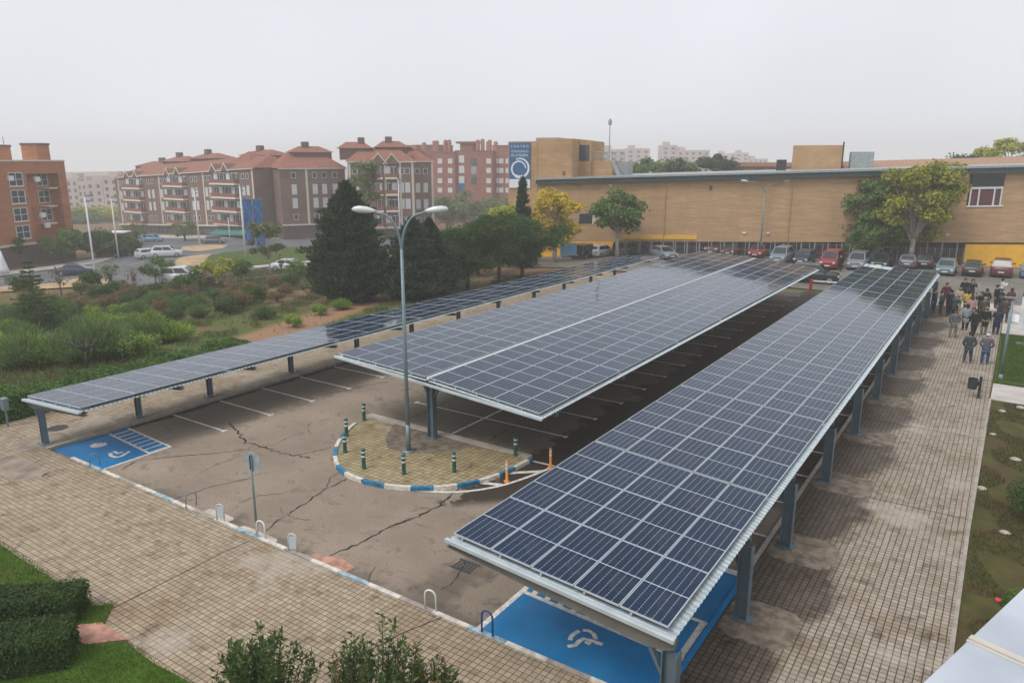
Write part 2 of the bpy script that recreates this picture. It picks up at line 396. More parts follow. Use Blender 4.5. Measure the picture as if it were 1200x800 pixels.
for k, c in dict(red=(.30, .015, .018), white=(.6, .62, .64), silver=(.22, .25, .28), black=(.015, .016, .018), navy=(.02, .035, .075), maroon=(.10, .02, .025), paleblue=(.20, .27, .31), grey=(.10, .11, .12), green=(.03, .05, .045), sky=(.10, .25, .42)).items():
    M['c_'+k] = paint('car_'+k, c)
M['leaf_dark'] = leafm('leaf_cypress', (.014, .036, .020), (.05, .095, .045), (.13, .19, .085), 1.6)
M['leaf_pine'] = leafm('leaf_pine', (.025, .065, .018), (.075, .135, .035), (.15, .21, .055), 1.0)
M['leaf_green'] = leafm('leaf_green', (0.063, 0.128, 0.026), (0.119, 0.209, 0.041), (0.255, 0.328, 0.063), .7)
M['leaf_plane'] = leafm('leaf_plane', (.16, .20, .02), (.34, .36, .04), (.64, .56, .07), .45)
M['leaf_yellow'] = leafm('leaf_yellow', (.32, .27, .02), (.62, .47, .03), (.80, .60, .05), .6)
M['leaf_lime'] = leafm('leaf_lime', (0.259, 0.308, 0.032), (0.421, 0.438, 0.049), (0.648, 0.583, 0.082), 1)
M['leaf_birch'] = leafm('leaf_birch', (0.097, 0.138, 0.049), (0.162, 0.211, 0.073), (0.324, 0.324, 0.114), .9)
M['leaf_broom'] = leafm('leaf_broom', (0.111, 0.173, 0.061), (0.173, 0.254, 0.081), (0.243, 0.335, 0.111), .8)
M['leaf_broom2'] = leafm('leaf_broom_bright', (0.151, 0.246, 0.042), (0.246, 0.360, 0.057), (0.378, 0.511, 0.095), .8)
M['leaf_brown'] = leafm('leaf_dry', (0.139, 0.097, 0.047), (0.233, 0.163, 0.078), (0.373, 0.265, 0.124), 1.1)
M['leaf_hedge'] = leafm('leaf_hedge', (0.041, 0.102, 0.021), (0.081, 0.173, 0.033), (0.173, 0.283, 0.061), 2)
M['leaf_box'] = leafm('leaf_box', (.030, .065, .018), (.055, .105, .025), (.10, .16, .04), 2)
M['leaf_laurel'] = leafm('leaf_laurel', (0.033, 0.077, 0.021), (0.067, 0.133, 0.033), (0.164, 0.245, 0.067), 3, .45)
M['grassblade'] = leafm('grass_blades', (.055, .11, .012), (.09, .16, .02), (.15, .21, .03), 1)
# ================================================================== GROUND
def drape(name, poly, m, off=.05, step=4., flat=None, kind='structure'):
    bm = bmesh.new(); vs = [bm.verts.new((p[0], p[1], 0)) for p in poly]; bm.faces.new(vs)
    if flat is None:
        xs = [p[0] for p in poly]; ys = [p[1] for p in poly]
        for ax, lo, hi in ((0, min(xs), max(xs)), (1, min(ys), max(ys))):
            c = math.ceil(lo/step)*step
            while c < hi:
                co = [0, 0, 0]; co[ax] = c; no = [0, 0, 0]; no[ax] = 1
                bmesh.ops.bisect_plane(bm, geom=bm.verts[:]+bm.edges[:]+bm.faces[:], plane_co=co, plane_no=no); c += step
    for v in bm.verts: v.co.z = (gz(v.co.x, v.co.y) if flat is None else flat)+off
    bmesh.ops.triangulate(bm, faces=bm.faces[:])
    for f in bm.faces:
        f.normal_update()
        if f.normal.z < 0: f.normal_flip()
    me = bpy.data.meshes.new(name); bm.to_mesh(me); bm.free(); me.materials.append(m)
    o = bpy.data.objects.new(name, me); COL.objects.link(o)
    if kind: o['kind'] = kind
    return o
def slab(name, poly, top, m, kind='structure'):
    mb = MB(); 
    a = sum(poly[i][0]*poly[(i+1) % len(poly)][1]-poly[(i+1) % len(poly)][0]*poly[i][1] for i in range(len(poly)))
    if a < 0: poly = poly[::-1]
    mb.prism(poly, top-.25, top); o = mb.build(name, m)
    if kind: o['kind'] = kind
    return o
def axis(a, b, lo, hi, far):
    r = list(np.arange(lo, hi+1, 4.)); s = 4.; x = hi
    while x < b: s *= 1.35; x += s; r.append(x)
    s = 4.; x = lo
    while x > a: s *= 1.35; x -= s; r.insert(0, x)
    return r
gx = axis(-1500, 1300, -220, 60, 0); gy = axis(-500, 1900, -40, 220, 0)
mb = MB(); nx = len(gx)
mb.v = [(x, y, gz(x, y)-.06) for y in gy for x in gx]
for j in range(len(gy)-1):
    for i in range(nx-1): mb.f.append((j*nx+i, j*nx+i+1, (j+1)*nx+i+1, (j+1)*nx+i)); mb.mi.append(0)
mb.build('ground', M['terrain'], smooth=True)['kind'] = 'structure'
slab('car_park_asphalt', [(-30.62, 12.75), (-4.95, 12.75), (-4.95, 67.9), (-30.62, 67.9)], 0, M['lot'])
KH = .1
slab('front_pavement', [(-42, 3), (-42, 12.4), (-35.3, 12.6), (-4.8, 12.6), (-4.8, -3), (-13, -3), (-13, 7.2), (-16.3, 7.75), (-17.75, 7.25), (-19.5, 7.0), (-24, 6.9), (-24, 3)], KH, M['pave_front'])
slab('left_pavement', [(-35.3, 12.605), (-35.3, 68), (-30.8, 68), (-30.8, 12.605)], KH, M['pave_left'])
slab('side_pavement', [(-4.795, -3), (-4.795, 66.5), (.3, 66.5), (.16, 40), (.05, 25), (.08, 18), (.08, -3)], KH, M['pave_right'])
# lawns
slab('left_lawn', [(-42, -3), (-42, 2.995), (-24, 2.995), (-24, 8.1), (-23.7, 8.1), (-18.3, 8.0), (-17.95, 8.35), (-17.3, 7.75), (-17.9, 7.3), (-19.8, 7.0), (-19.8, 6.5), (-16.9, 7.05), (-16.2, 7.65), (-14.9, 7.6), (-13.4, 7.7), (-13.4, -3)], .13, M['lawn_left'])
slab('red_flagged_path', [(-20.2, 6.9), (-20.2, 7.1), (-17.85, 7.3), (-17.4, 7.75), (-16.2, 7.75), (-16.85, 7.1), (-19, 6.6)], .135, M['red_slab'])
slab('side_lawn_near', [(.12, -3), (.18, 40.9), (9, 40.4), (9, -3)], .07, M['lawn_right'])
slab('crossing_path', [(.2, 40.92), (.24, 44.1), (9, 43.6), (9, 40.42)], .085, M['side'])
slab('side_lawn_far', [(.25, 44.6), (.3, 57.8), (9, 57.5), (9, 44.2)], .07, M['lawn_far'])
# far parking strip, street and its pavement
drape('far_car_park', [(-60, 69.5), (-36, 70), (-10, 69.0), (-4, 70.4), (40, 72), (40, 98), (3, 96.6), (-20, 91.5), (-36, 88.3), (-50, 85.4), (-66, 82)], M['farlot'], .03)
drape('far_pavement', [(-5, 66.6), (-5, 70), (40, 71.8), (40, 66.6)], M['side'], .06)
drape('plaza_paving', [(.31, 58), (.31, 66.5), (40, 66.5), (40, 58)], M['side'], .05)
# kerbs
M['kerb_pale'] = simple('kerb_faded_blue', (.30, .40, .45), .7, var=.45, scale=5)
def kerb_run(name, pts, w, h, mats, seg, label=None):
    mb = MB(); L = 0; k = 0
    P_ = [Vector((p[0], p[1], 0)) for p in pts]
    out = [P_[0]]
    for a, b in zip(P_[:-1], P_[1:]):
        n = max(1, round((b-a).length/(seg/4)))
        for i in range(1, n+1): out.append(a.lerp(b, i/n))
    acc = 0; cur = 0
    for a, b in zip(out[:-1], out[1:]):
        d = (b-a).normalized(); nn = Vector((-d.y, d.x, 0))*w/2
        q = [a+nn, a-nn, b-nn, b+nn]
        mb.prism([(p.x, p.y) for p in (q[0], q[1], q[2], q[3])], -.2, h, cur % len(mats))
        acc += (b-a).length
        if acc >= seg*.999: acc = 0; cur += 1
    o = mb.build(name, mats); o['kind'] = 'structure'; return o
kerb_run('front_kerb', [(-28.9, 12.69), (-4.85, 12.69)], .14, .12, [M['kerb_white'], M['kerb_pale'], M['kerb_white'], M['kerb_grey']], .9)
kerb_run('left_kerb', [(-30.71, 12.62), (-30.71, 67.9)], .15, .12, [M['kerb_grey']], 1.)
kerb_run('side_kerb', [(-4.87, 19.0), (-4.87, 66.4)], .13, .12, [M['kerb_grey']], 1.)
kerb_run('side_kerb_painted', [(-4.87, 12.62), (-4.87, 18.98)], .13, .12, [M['blue']], 1.)
kerb_run('lawn_kerb', [(.12, 8), (.12, 18), (.1, 25), (.2, 40.9)], .1, .12, [M['kerb_grey']], 1.)
# planted island
IC = (-18.75, 22.6); IA, IB = 4.4, 4.98
KP = [G(*q, .12) for q in [(427, 489), (411, 500), (399, 514), (393, 529), (396, 545), (412, 557), (440, 565.5), (475, 570), (515, 570), (555, 564), (590, 553), (622, 537)]]
def catmull(P_, n=6):
    out = []; Q = [P_[0]]+P_+[P_[-1]]
    for i in range(1, len(Q)-2):
        for k in range(n):
            t = k/n; p = [Q[i-1+j] for j in range(4)]
            out.append(tuple(.5*(2*p[1][c]+(p[2][c]-p[0][c])*t+(2*p[0][c]-5*p[1][c]+4*p[2][c]-p[3][c])*t*t+(3*p[1][c]-p[0][c]-3*p[2][c]+p[3][c])*t**3) for c in (0, 1)))
    return out+[P_[-1]]
KC = catmull(KP); isl = [(IC[0]+(x-IC[0])*.985, IC[1]+(y-IC[1])*.985) for x, y in KC]
slab('island_paving', isl, KH, M['pave_isl'])
kerb_run('island_kerb', KC[4:], .15, .15, [M['kerb_white'], M['kerb_blue']], .78)
slab('island_edge', [(-22.95, 22.45), (-14.3, 22.4), (-14.3, 22.75), (-22.95, 22.85)], .115, M['conc_pale'])
drape('island_soil', [(-20.9, 21.9), (-20.3, 20.9), (-19.5, 20.2), (-18.6, 20.1), (-17.6, 20.8), (-17.1, 21.4), (-16.6, 22.3), (-19, 22.4), (-21.2, 22.4)], M['footing'], .104, flat=0)
# concrete pads at the columns of the side roof
CY_R = [11.98, 16.8, 21.07, 26.6, 32.2, 37.8, 43.2, 48.9, 54.4, 60.0, 65.6]
def blob(x0, x1, y0, y1, n=28, j=.05):
    cx, cy, a, b = (x0+x1)/2, (y0+y1)/2, (x1-x0)/2, (y1-y0)/2; out = []
    for i in range(n):
        t = 2*PI*i/n; c, s = math.cos(t), math.sin(t); k = (abs(c)**5+abs(s)**5)**(-1/5)*(1-j+R.uniform(-j, j)); out.append((cx+a*c*k, cy+b*s*k))
    return out
pads = []
for i, y in enumerate(CY_R[:10]):
    if i == 0: continue
    o = drape('concrete_pad', blob(-4.78, -2.95+R.uniform(-.2, .25), y-.95, y+1.0), M['footing'], KH+.004, flat=0)
for i, y in enumerate([12.8, 16.8, 20.4, 25.3, 30.2, 35.1, 40, 44.9]):
    drape('concrete_pad', blob(-32.3, -30.85, y-1.0, y+1.1), M['conc'], KH+.004, flat=0)
drape('left_walk_apron', blob(-34.6, -32.6, 11.0, 12.3), M['conc'], KH+.012, flat=0)
drape('pale_patch', blob(-31.2, -28.0, 10.4, 11.7), M['conc'], KH+.008, flat=0)
# thin concrete film along the front kerb
for x0, x1, y0, y1 in ((-20.9, -19.5, 12.8, 13.2), (-19.0, -17.2, 12.8, 13.05)):
    drape('concrete_film', blob(x0, x1, y0, y1), M['conc_pale'], .004, flat=0)
drape('red_slabs', [(-15.9, 12.77), (-14.3, 12.77), (-14.2, 13.2), (-14.9, 13.35), (-15.7, 13.1)], M['red_slab'], .005, flat=0)
# ------------------------------------------------------------------ markings
marks = MB()
def strip(mb, a, b, w, z=.006, m=0):
    a = Vector((a[0], a[1], 0)); b = Vector((b[0], b[1], 0)); d = (b-a).normalized(); n = Vector((-d.y, d.x, 0))*w/2
    mb.quad(*[(p.x, p.y, z) for p in (a+n, a-n, b-n, b+n)], m=m)
def poly_strip(mb, pts, w, z=.006, m=0):
    P_ = [Vector((p[0], p[1], 0)) for p in pts]; Ls = []
    ww = w if isinstance(w, list) else [w]*len(P_)
    for i, p in enumerate(P_):
        d = (P_[min(i+1, len(P_)-1)]-P_[max(i-1, 0)]).normalized(); n = Vector((-d.y, d.x, 0))*ww[i]/2; Ls.append((p+n, p-n))
    for (a, b), (c, d) in zip(Ls[:-1], Ls[1:]): mb.quad(*[(q.x, q.y, z) for q in (a, b, d, c)], m=m)
for i in range(20):
    y = 17.9+2.43*i
    if y > 66: break
    strip(marks, (-30.5, y), (-26.75, y), .1); strip(marks, (-26.78, y-.14), (-26.78, y+.14), .12, .0078)
for i in range(16):
    y = 25.4+2.66*i
    strip(marks, (-14.35, y), (-22.5, y), .1, m=1 if i > 0 else 0); strip(marks, (-14.33, y-.14), (-14.33, y+.14), .13, .0078, m=0); strip(marks, (-22.5, y-.14), (-22.5, y+.14), .12, .0078, m=0)
strip(marks, (-18.5, 23.05), (-18.5, 65.4), .13, .0085, 1)
for i in range(19): strip(marks, (-9.6, 18.85+2.66*i), (-5, 18.85+2.66*i), .1, m=1)
# arc and chevrons outside the island
arc = catmull([G(*q) for q in [(462, 571.5), (500, 575.5), (540, 576), (582, 570), (618, 559), (648, 547)]])
poly_strip(marks, arc, .13, .008)
for a_, b_, w_ in (((490, 570), (520, 574), .2), ((550, 564), (588, 568), .2), ((597, 554), (636, 552), .2), ((624, 540), (650, 546), .12)): strip(marks, G(*a_), G(*b_), w_)
# blue bays
def quadz(mb, pts, z, m): mb.add([(p[0], p[1], z) for p in pts], [tuple(range(len(pts)))], m)
bays = MB()
quadz(bays, [(-30.62, 12.77), (-26.95, 12.77), (-26.95, 15.62), (-30.62, 15.85)], .004, 0)
strip(bays, (-30.5, 14.98), (-27.0, 14.72), .11, .008, 1); strip(bays, (-27.0, 12.8), (-27.0, 15.6), .12, .009, 1); strip(bays, (-30.5, 15.8), (-27.0, 15.58), .11, .010, 1)
for i in range(8): strip(bays, (-30.2+.44*i, 14.95-.033*i), (-30.2+.44*i, 15.75-.03*i), .09, .007, 1)
quadz(bays, [(-9.6, 12.77), (-4.95, 12.77), (-4.95, 19.0), (-9.6, 18.9)], .004, 0)
strip(bays, (-9.62, 12.8), (-9.62, 18.9), .15, .008, 1); strip(bays, (-9.6, 14.85), (-5, 14.55), .13, .009, 1); strip(bays, (-9.6, 16.25), (-5, 16.2), .12, .009, 1)
for i in range(11): strip(bays, (-9.3+.42*i, 14.83-.027*i), (-9.3+.42*i, 16.2), .16, .007, 1)
strip(bays, (-9.6, 18.9), (-5, 18.98), .15, .009, 1)
def px_path(mb, pts, w, z, m): poly_strip(mb, [G(*p) for p in pts], w, z, m)
# wheelchair symbols
px_path(bays, [(668, 750), (669, 746), (673, 742), (679, 739)], .11, 0.0110, 1); px_path(bays, [(683, 738.3), (690, 739), (696, 743), (698, 749)], .11, 0.0125, 1)
px_path(bays, [(665, 757.5), (674, 756), (679, 751), (684, 748.5), (690, 749.5), (687, 754)], .12, 0.0140, 1)
px_path(bays, [(688, 755), (693, 750.5), (699, 753), (706, 755.5)], .12, 0.0155, 1)
px_path(bays, [(129, 531), (130, 534), (135, 536), (142, 535), (147, 532), (152, 529)], .14, 0.0170, 1)
px_path(bays, [(133, 529), (138, 531.5), (144, 530)], .14, 0.0185, 1)
quadz(bays, [G(*p) for p in [(105, 522), (110, 519.5), (124, 518.5), (126, 521), (118, 523.5), (107, 524.5)]], .008, 1)
o = bays.build('blue_bay_paint', [M['blue'], M['mark']]); o['kind'] = 'structure'
o = marks.build('road_markings', [M['mark'], M['markdim']]); o['kind'] = 'structure'
# cracks
cr = MB()
def crack(pts, w0=.06, jit=.10):
    P_ = [Vector((p[0], p[1], 0)) for p in pts]; out = []
    for a, b in zip(P_[:-1], P_[1:]):
        n = max(2, int((b-a).length/.16))
        for i in range(n): out.append(a.lerp(b, i/n)+Vector((R.uniform(-jit, jit), R.uniform(-jit, jit), 0))*.5)
    poly_strip(cr, out, [w0*R.uniform(.3, 1.3) for _ in out], .0035)
crack([G(*p) for p in [(385, 652), (400, 645), (430, 633), (450, 620), (490, 605), (515, 592), (530, 578), (540, 570)]], .09)
crack([G(*p) for p in [(305, 627), (325, 610), (350, 595), (370, 580), (395, 566), (415, 557)]], .06)
crack([G(*p) for p in [(140, 551), (160, 540), (200, 535), (255, 531), (290, 526), (300, 520)]], .06)
crack([G(*p) for p in [(270, 495), (280, 508), (288, 519), (300, 521), (320, 528), (345, 533), (370, 537)]], .10, .2)
crack([G(*p) for p in [(345, 533), (378, 527), (390, 522)]], .05)
crack([G(*p) for p in [(380, 462), (410, 456), (440, 450), (460, 446)]], .06, .2)
crack([G(*p) for p in [(520, 690), (533, 680), (547, 655)]], .04)
crack([G(*p) for p in [(205, 585), (240, 572), (285, 562), (315, 552)]], .035)
crack([G(*p) for p in [(440, 520), (450, 500), (425, 512), (400, 505)]], .05, .2)
for _ in range(9):
    x, y = R.uniform(-25, -12), R.uniform(13.5, 21); a = R.uniform(0, 6.3); pts = [(x, y)]
    for k in range(3): a += R.uniform(-.7, .7); x += math.cos(a)*.6; y += math.sin(a)*.6; pts.append((x, y))
    crack(pts, .03)
for x in (-17.0, -21.5): crack([(x+.3, 23.2), (x-.2, 30), (x+.4, 38), (x, 50)], .05, .2)
o = cr.build('asphalt_cracks', M['crack']); o['kind'] = 'structure'
jm = MB()
for a_, b_ in (((134, 712), (262, 646)), ((262, 646), (292, 634)), ((0, 560), (60, 533)), ((380, 790), (470, 742)), ((470, 742), (520, 722))): strip(jm, G(*a_, KH), G(*b_, KH), .035, KH+.003)
for y_ in (26.0, 34.5, 43, 51.5): strip(jm, (-4.7, y_), (.05, y_), .04, KH+.003)
jm.build('paving_joints', M['crack'])['kind'] = 'structure'
# drain grate and manhole covers
mb = MB(); gx0, gy0 = G(545, 663)
for i in range(6): mb.box(gx0-.3+i*.11, gy0-.2, -.01, gx0-.24+i*.11, gy0+.2, .012)
mb.box(gx0-.36, gy0-.26, -.02, gx0+.36, gy0-.2, .014); mb.box(gx0-.36, gy0+.2, -.02, gx0+.36, gy0+.26, .014)
tag(mb.build('drain_grate', M['dark']), 'dark iron drain grate sunk in the asphalt in front of the near solar roof', 'drain')
mb = MB(); a, b = G(68, 504); mb.lathe([(.40, KH-.02), (.40, KH+.008), (.34, KH+.010), (.34, KH+.006), (0.02, KH+.006)], (a, b, 0), 20)
tag(mb.build('manhole_cover', M['dark']), 'round dark manhole cover in the paving by the corner column of the low roof', 'manhole cover')

# ================================================================== SOLAR ROOFS
def panel_geo(mb, w, l, X=None):
    "X maps local (x across, y along, z) to mesh space"
    f = .018; h = .038; X = X or (lambda p: p)
    q = lambda pts, m: mb.add([X(p) for p in pts], [(0, 1, 2, 3)], m)
    a, b = w/2, l/2
    q([(-a+f, -b+f, h-.006), (a-f, -b+f, h-.006), (a-f, b-f, h-.006), (-a+f, b-f, h-.006)], 0)
    for x0, y0, x1, y1 in ((-a, -b, a, -b+f), (-a, b-f, a, b), (-a, -b+f, -a+f, b-f), (a-f, -b+f, a, b-f)):
        vs = [(x, y, z) for z in (0, h) for x, y in ((x0, y0), (x1, y0), (x1, y1), (x0, y1))]
        mb.add([X(p) for p in vs], [(3, 2, 1, 0), (4, 5, 6, 7), (0, 1, 5, 4), (1, 2, 6, 5), (2, 3, 7, 6), (3, 0, 4, 7)], 1)
    q([(-a+f, -b+f, .01), (-a+f, b-f, .01), (a-f, b-f, .01), (a-f, -b+f, .01)], 2)
def panel_uv(me):
    uv = me.uv_layers.new(name='UVMap'); c = [(0, 0), (1, 0), (1, 1), (0, 1)]
    for p in me.polygons:
        if p.material_index == 0:
            for k, li in enumerate(p.loop_indices): uv.data[li].uv = c[k]
PM = [M['cells'], M['alu'], M['white']]
def solar_roof(label, secs, Y0, pitch, nrow, colx, cys, skip=(), grp=3, knee='both', base_z=0., base_w=0):
    """secs: list of (x0, z0, x1, z1, n panels across)"""
    root = thing('solar_canopy', label, 'solar canopy', (colx, cys[0], base_z)); L = Vector(root.location)
    Y1 = Y0+pitch*nrow+.06*(nrow//grp)
    cand = []
    for (x0, z0, x1, z1, n) in secs:
        sl = math.atan2(z1-z0, x1-x0); wd = math.hypot(x1-x0, z1-z0)/n
        for r in range(nrow):
            y = Y0+pitch*(r+.5)+.07*(r//grp)
            for c in range(n):
                if (r, c) in skip: continue
                f = (c+.5)/n
                cand.append(((x0+(x1-x0)*f, y, z0+(z1-z0)*f-.038), sl, wd-.02, pitch-.02))
    cand.sort(key=lambda q: q[0][0]**2+q[0][1]**2)
    rr = random.Random(3)
    cache = {}
    for i, (p, sl, w, l) in enumerate(cand[:100]):
        key = (round(w, 3), round(l, 3))
        if key not in cache:
            mb = MB(); panel_geo(mb, w, l); o = mb.build('solar_panel', PM, root); panel_uv(o.data); cache[key] = o
        else: o = cache[key].copy(); COL.objects.link(o); o.parent = root
        o.location = Vector(p)-L; o.rotation_euler = (rr.uniform(-.005, .005), -sl+rr.uniform(-.005, .005), 0)
    if len(cand) > 100:
        mb = MB()
        for (p, sl, w, l) in cand[100:]:
            m4 = Matrix.Translation(Vector(p)-L) @ Matrix.Rotation(-sl+rr.uniform(-.005, .005), 4, 'Y') @ Matrix.Rotation(rr.uniform(-.005, .005), 4, 'X')
            panel_geo(mb, w, l, lambda q: tuple(m4 @ Vector(q)))
        o = mb.build('solar_panel', PM, root); panel_uv(o.data); o['kind'] = 'stuff'
    xa, za = secs[0][0], secs[0][1]; xb, zb = secs[-1][2], secs[-1][3]; S = (zb-za)/(xb-xa)
    zz = lambda x: za+(x-xa)*S
    # corrugated deck
    for (x0, z0, x1, z1, n) in secs:
        mb = MB(); e0, e1 = x0-.06, x1+(.17 if x1 == xb else .06)
        y = Y0-.06; prof = []
        while y < Y1+.1:
            for dy, dz in ((0, 0), (.05, 0), (.07, .028), (.13, .028), (.15, 0)): prof.append((y+dy, dz))
            y += .18
        s2 = (z1-z0)/(x1-x0)
        vs = [(e0-L.x, py-L.y, z0+(e0-x0)*s2-.155+dz-L.z) for py, dz in prof]+[(e1-L.x, py-L.y, z0+(e1-x0)*s2-.155+dz-L.z) for py, dz in prof]
        k = len(prof); mb.add(vs, [(i, k+i, k+i+1, i+1) for i in range(k-1)]); mb.build('roof_sheet', M['galv'], root)
    if len(secs) == 2:
        mb = MB(); x = secs[1][0]; z = secs[1][1]; mb.box(x-.125-L.x, Y0-.05-L.y, z-.09-L.z, x-.03-L.x, Y1+.05-L.y, z+.010-L.z); mb.build('ridge_flashing', M['white'], root)
    # rails under the panels
    mb = MB()
    for (x0, z0, x1, z1, n) in secs:
        for f in [(c+q)/n for c in range(n) for q in (.25, .75)][::2]:
            x = x0+(x1-x0)*f; z = z0+(z1-z0)*f
            mb.box(x-.02-L.x, Y0-L.y, z-.11-L.z, x+.02-L.x, Y1-L.y, z-.042-L.z)
    mb.build('rail', M['alu'], root)
    # purlins
    npur = 5 if len(secs) == 1 else 9
    for i in range(npur):
        x = xa+(xb-xa)*(i+.3)/npur; mb = MB(); z = zz(x)
        mb.box(x-.035-L.x, Y0-.1-L.y, z-.232-L.z, x+.035-L.x, Y1+.08-L.y, z-.16-L.z); mb.build('purlin', M['galv'], root)
    # front edge trim and cantilever beams
    mb = MB()
    for yy in (Y0-.17, Y1+.12):
        mb = MB(); vs = []
        for x in (xa-.12, xb+.18):
            z = zz(x)
            for dy, dz in ((0, -.20), (0, -.12), (.10, -.12), (.10, -.20)): vs.append((x-L.x, yy+dy-L.y, z+dz-L.z))
        mb.add(vs, [(0, 1, 5, 4), (1, 2, 6, 5), (2, 3, 7, 6), (3, 0, 4, 7), (0, 3, 2, 1), (4, 5, 6, 7)]); mb.build('edge_trim', M['trim'], root)
    for i, cy in enumerate(cys):
        mb = MB(); lo = .26 if len(secs) == 2 else .2
        yb = cy if i else min(cy, Y0+.12) if cy < Y0+.6 else cy
        pr = [(xa-.1, zz(xa-.1)-.235), (xa-.1, zz(xa-.1)-.33), (colx-.5, zz(colx-.5)-.235-lo-.06), (min(colx+.35, xb-.05), zz(colx+.1)-.235-lo), (xb+.18, zz(xb+.18)-.33), (xb+.18, zz(xb+.18)-.235)]
        for dy, th in ((0, .03),): mb.prismy([(a-L.x, b-L.z) for a, b in pr], cy-th-L.y, cy+th-L.y)
        # flanges
        top = [pr[0], pr[5]]; bot = pr[1:5]
        for chain in (top, bot):
            for (a, b), (c, d) in zip(chain[:-1], chain[1:]):
                mb.prismy([(a-L.x, b-L.z-.01), (c-L.x, d-L.z-.01), (c-L.x, d-L.z+.012), (a-L.x, b-L.z+.012)], cy-.1-L.y, cy+.1-L.y)
        mb.build('beam', M['beam'] if i == 0 or len(secs) == 2 else M['steel'], root)
        # column: H section with base plate
        zt = zz(colx)-.235-lo-.03; gb = .1 if base_z == 0 else 0
        mb = MB(); x = colx-L.x; y = cy-L.y; zt -= L.z
        mb.box(x-.012, y-.13, 0, x+.012, y+.13, zt) if False else None
        cw = .095 if base_w else .135; mb.box(x-cw, y-.011, .02, x+cw, y+.011, zt); mb.box(x-cw-.02, y-cw, .02, x-cw, y+cw, zt); mb.box(x+cw, y-cw, .02, x+cw+.02, y+cw, zt)
        mb.box(x-.24, y-.22, 0, x+.24, y+.22, .1+.03)
        for bx in (-.2, .2):
            for by in (-.18, .18): mb.lathe([(.02, .12), (.02, .17), (.005, .175)], (x+bx, y+by, 0), 6)
        mb.build('column', M['steel'], root)
        for sx in ((-1, 1) if knee == 'both' else (-1,)):
            mb = MB(); zk = zt; kx = .52
            d = S*kx*sx
            mb.prismy([(x+sx*.155, zk-.62), (x+sx*.155, zk-.50), (x+sx*(kx-.1), zk+d-.0), (x+sx*kx, zk+d+.0)][::(1 if sx > 0 else 1)], y-.06, y+.06); mb.build('knee_brace', M['steel'], root)
    return root
solar_roof('near right solar panel roof on a single row of columns beside the paved walk', [(-9.66, 2.97, -4.45, 2.55, 5)], 12.0, 2.28, 24, -4.35, CY_R[:-1]+[65.6], skip=((23, 0), (23, 1)), knee='left')
solar_roof('wide double solar panel roof in the middle, split by a centre gutter', [(-22.98, 3.30, -18.22, 3.05, 5), (-17.98, 3.03, -12.98, 2.55, 5)], 21.1, 2.155, 20, -18.74, [22.07, 27.6, 33.1, 38.7, 44.2, 49.8, 55.3, 60.9])
solar_roof('long narrow low solar panel roof furthest left, along the planted bank', [(-32.05, 2.02, -27.85, 2.30, 4)], 12.75, 2.135, 25, -31.3, [12.85, 16.78, 20.37, 25.3, 30.2, 35.07, 39.97, 44.85, 49.88, 54.7, 59.6, 64.5], knee='right', base_w=1)

# ================================================================== STREET FURNITURE
def double_lamp(x, y, h, label, arm=2.0, rz=0, g=None, r=.1):
    t = thing('street_lamp', label, 'street lamp', (x, y, gz(x, y)+(.1 if abs(y) < 50 else 0)), rz, g)
    mb = MB(); mb.tube([(0, 0, 0), (0, 0, h*.84)], [r, r*.7], 12); mb.box(-.22, -.22, 0, .22, .22, .03); mb.tube([(0, 0, 0), (0, 0, 1.1)], [r*1.15, r*1.1], 12); mb.build('pole', M['lampgrey'], t, True)
    for s in (-1, 1):
        mb = MB(); pts = []
        for i in range(11):
            a = PI/2*i/10; pts.append((s*(arm*.62)*(1-math.cos(a)), 0, h*.82+h*.155*math.sin(a)))
        pts.append((s*arm*.85, 0, h*.985)); mb.tube(pts, [r*.62]*6+[r*.5]*6, 8); mb.build('arm', M['lampgrey'], t, True)
        mb = MB(); x0 = s*arm*.78
        mb.tube([(x0, 0, h*.985), (x0+s*.12, 0, h*.987), (x0+s*.3, 0, h*.99), (x0+s*.6, 0, h*.993), (x0+s*.78, 0, h*.993), (x0+s*.86, 0, h*.992)], [.05, .08, .12, .13, .09, .03], 10); mb.build('lamp_head', M['lamp_head'], t, True)
    return t
lx, ly = G(479, 531)
double_lamp(lx, ly, zat(lx, ly, 243)-.1, 'tall grey street lamp with two curved arms on the paved island in front', 1.15, YAW, None, .085)
lx, ly = -24.45, 92.3
double_lamp(lx, ly-3, 9.0, 'distant grey street lamp with two curved arms in front of the ochre brick wall', 2.6, YAW)
# short park lamp on the right
lx, ly = G(1172, 445); t = thing('park_lamp', 'short grey lamp post with a small square head beside the green lawn', 'street lamp', (lx, ly, .07))
mb = MB(); mb.tube([(0, 0, 0), (0, 0, 4.2)], [.075, .06], 10); mb.lathe([(.12, 0), (.12, .03), (.09, .25)], n=10); mb.build('pole', M['lampgrey'], t, True)
mb = MB(); mb.tube([(0, 0, 4.15), (-.05, 0, 4.25), (-.12, 0, 4.3)], .04, 8); mb.box(-.38, -.14, 4.27, .14, .14, 4.33); mb.box(-.33, -.1, 4.24, .08, .1, 4.27); mb.build('lamp_head', M['lampgrey'], t)
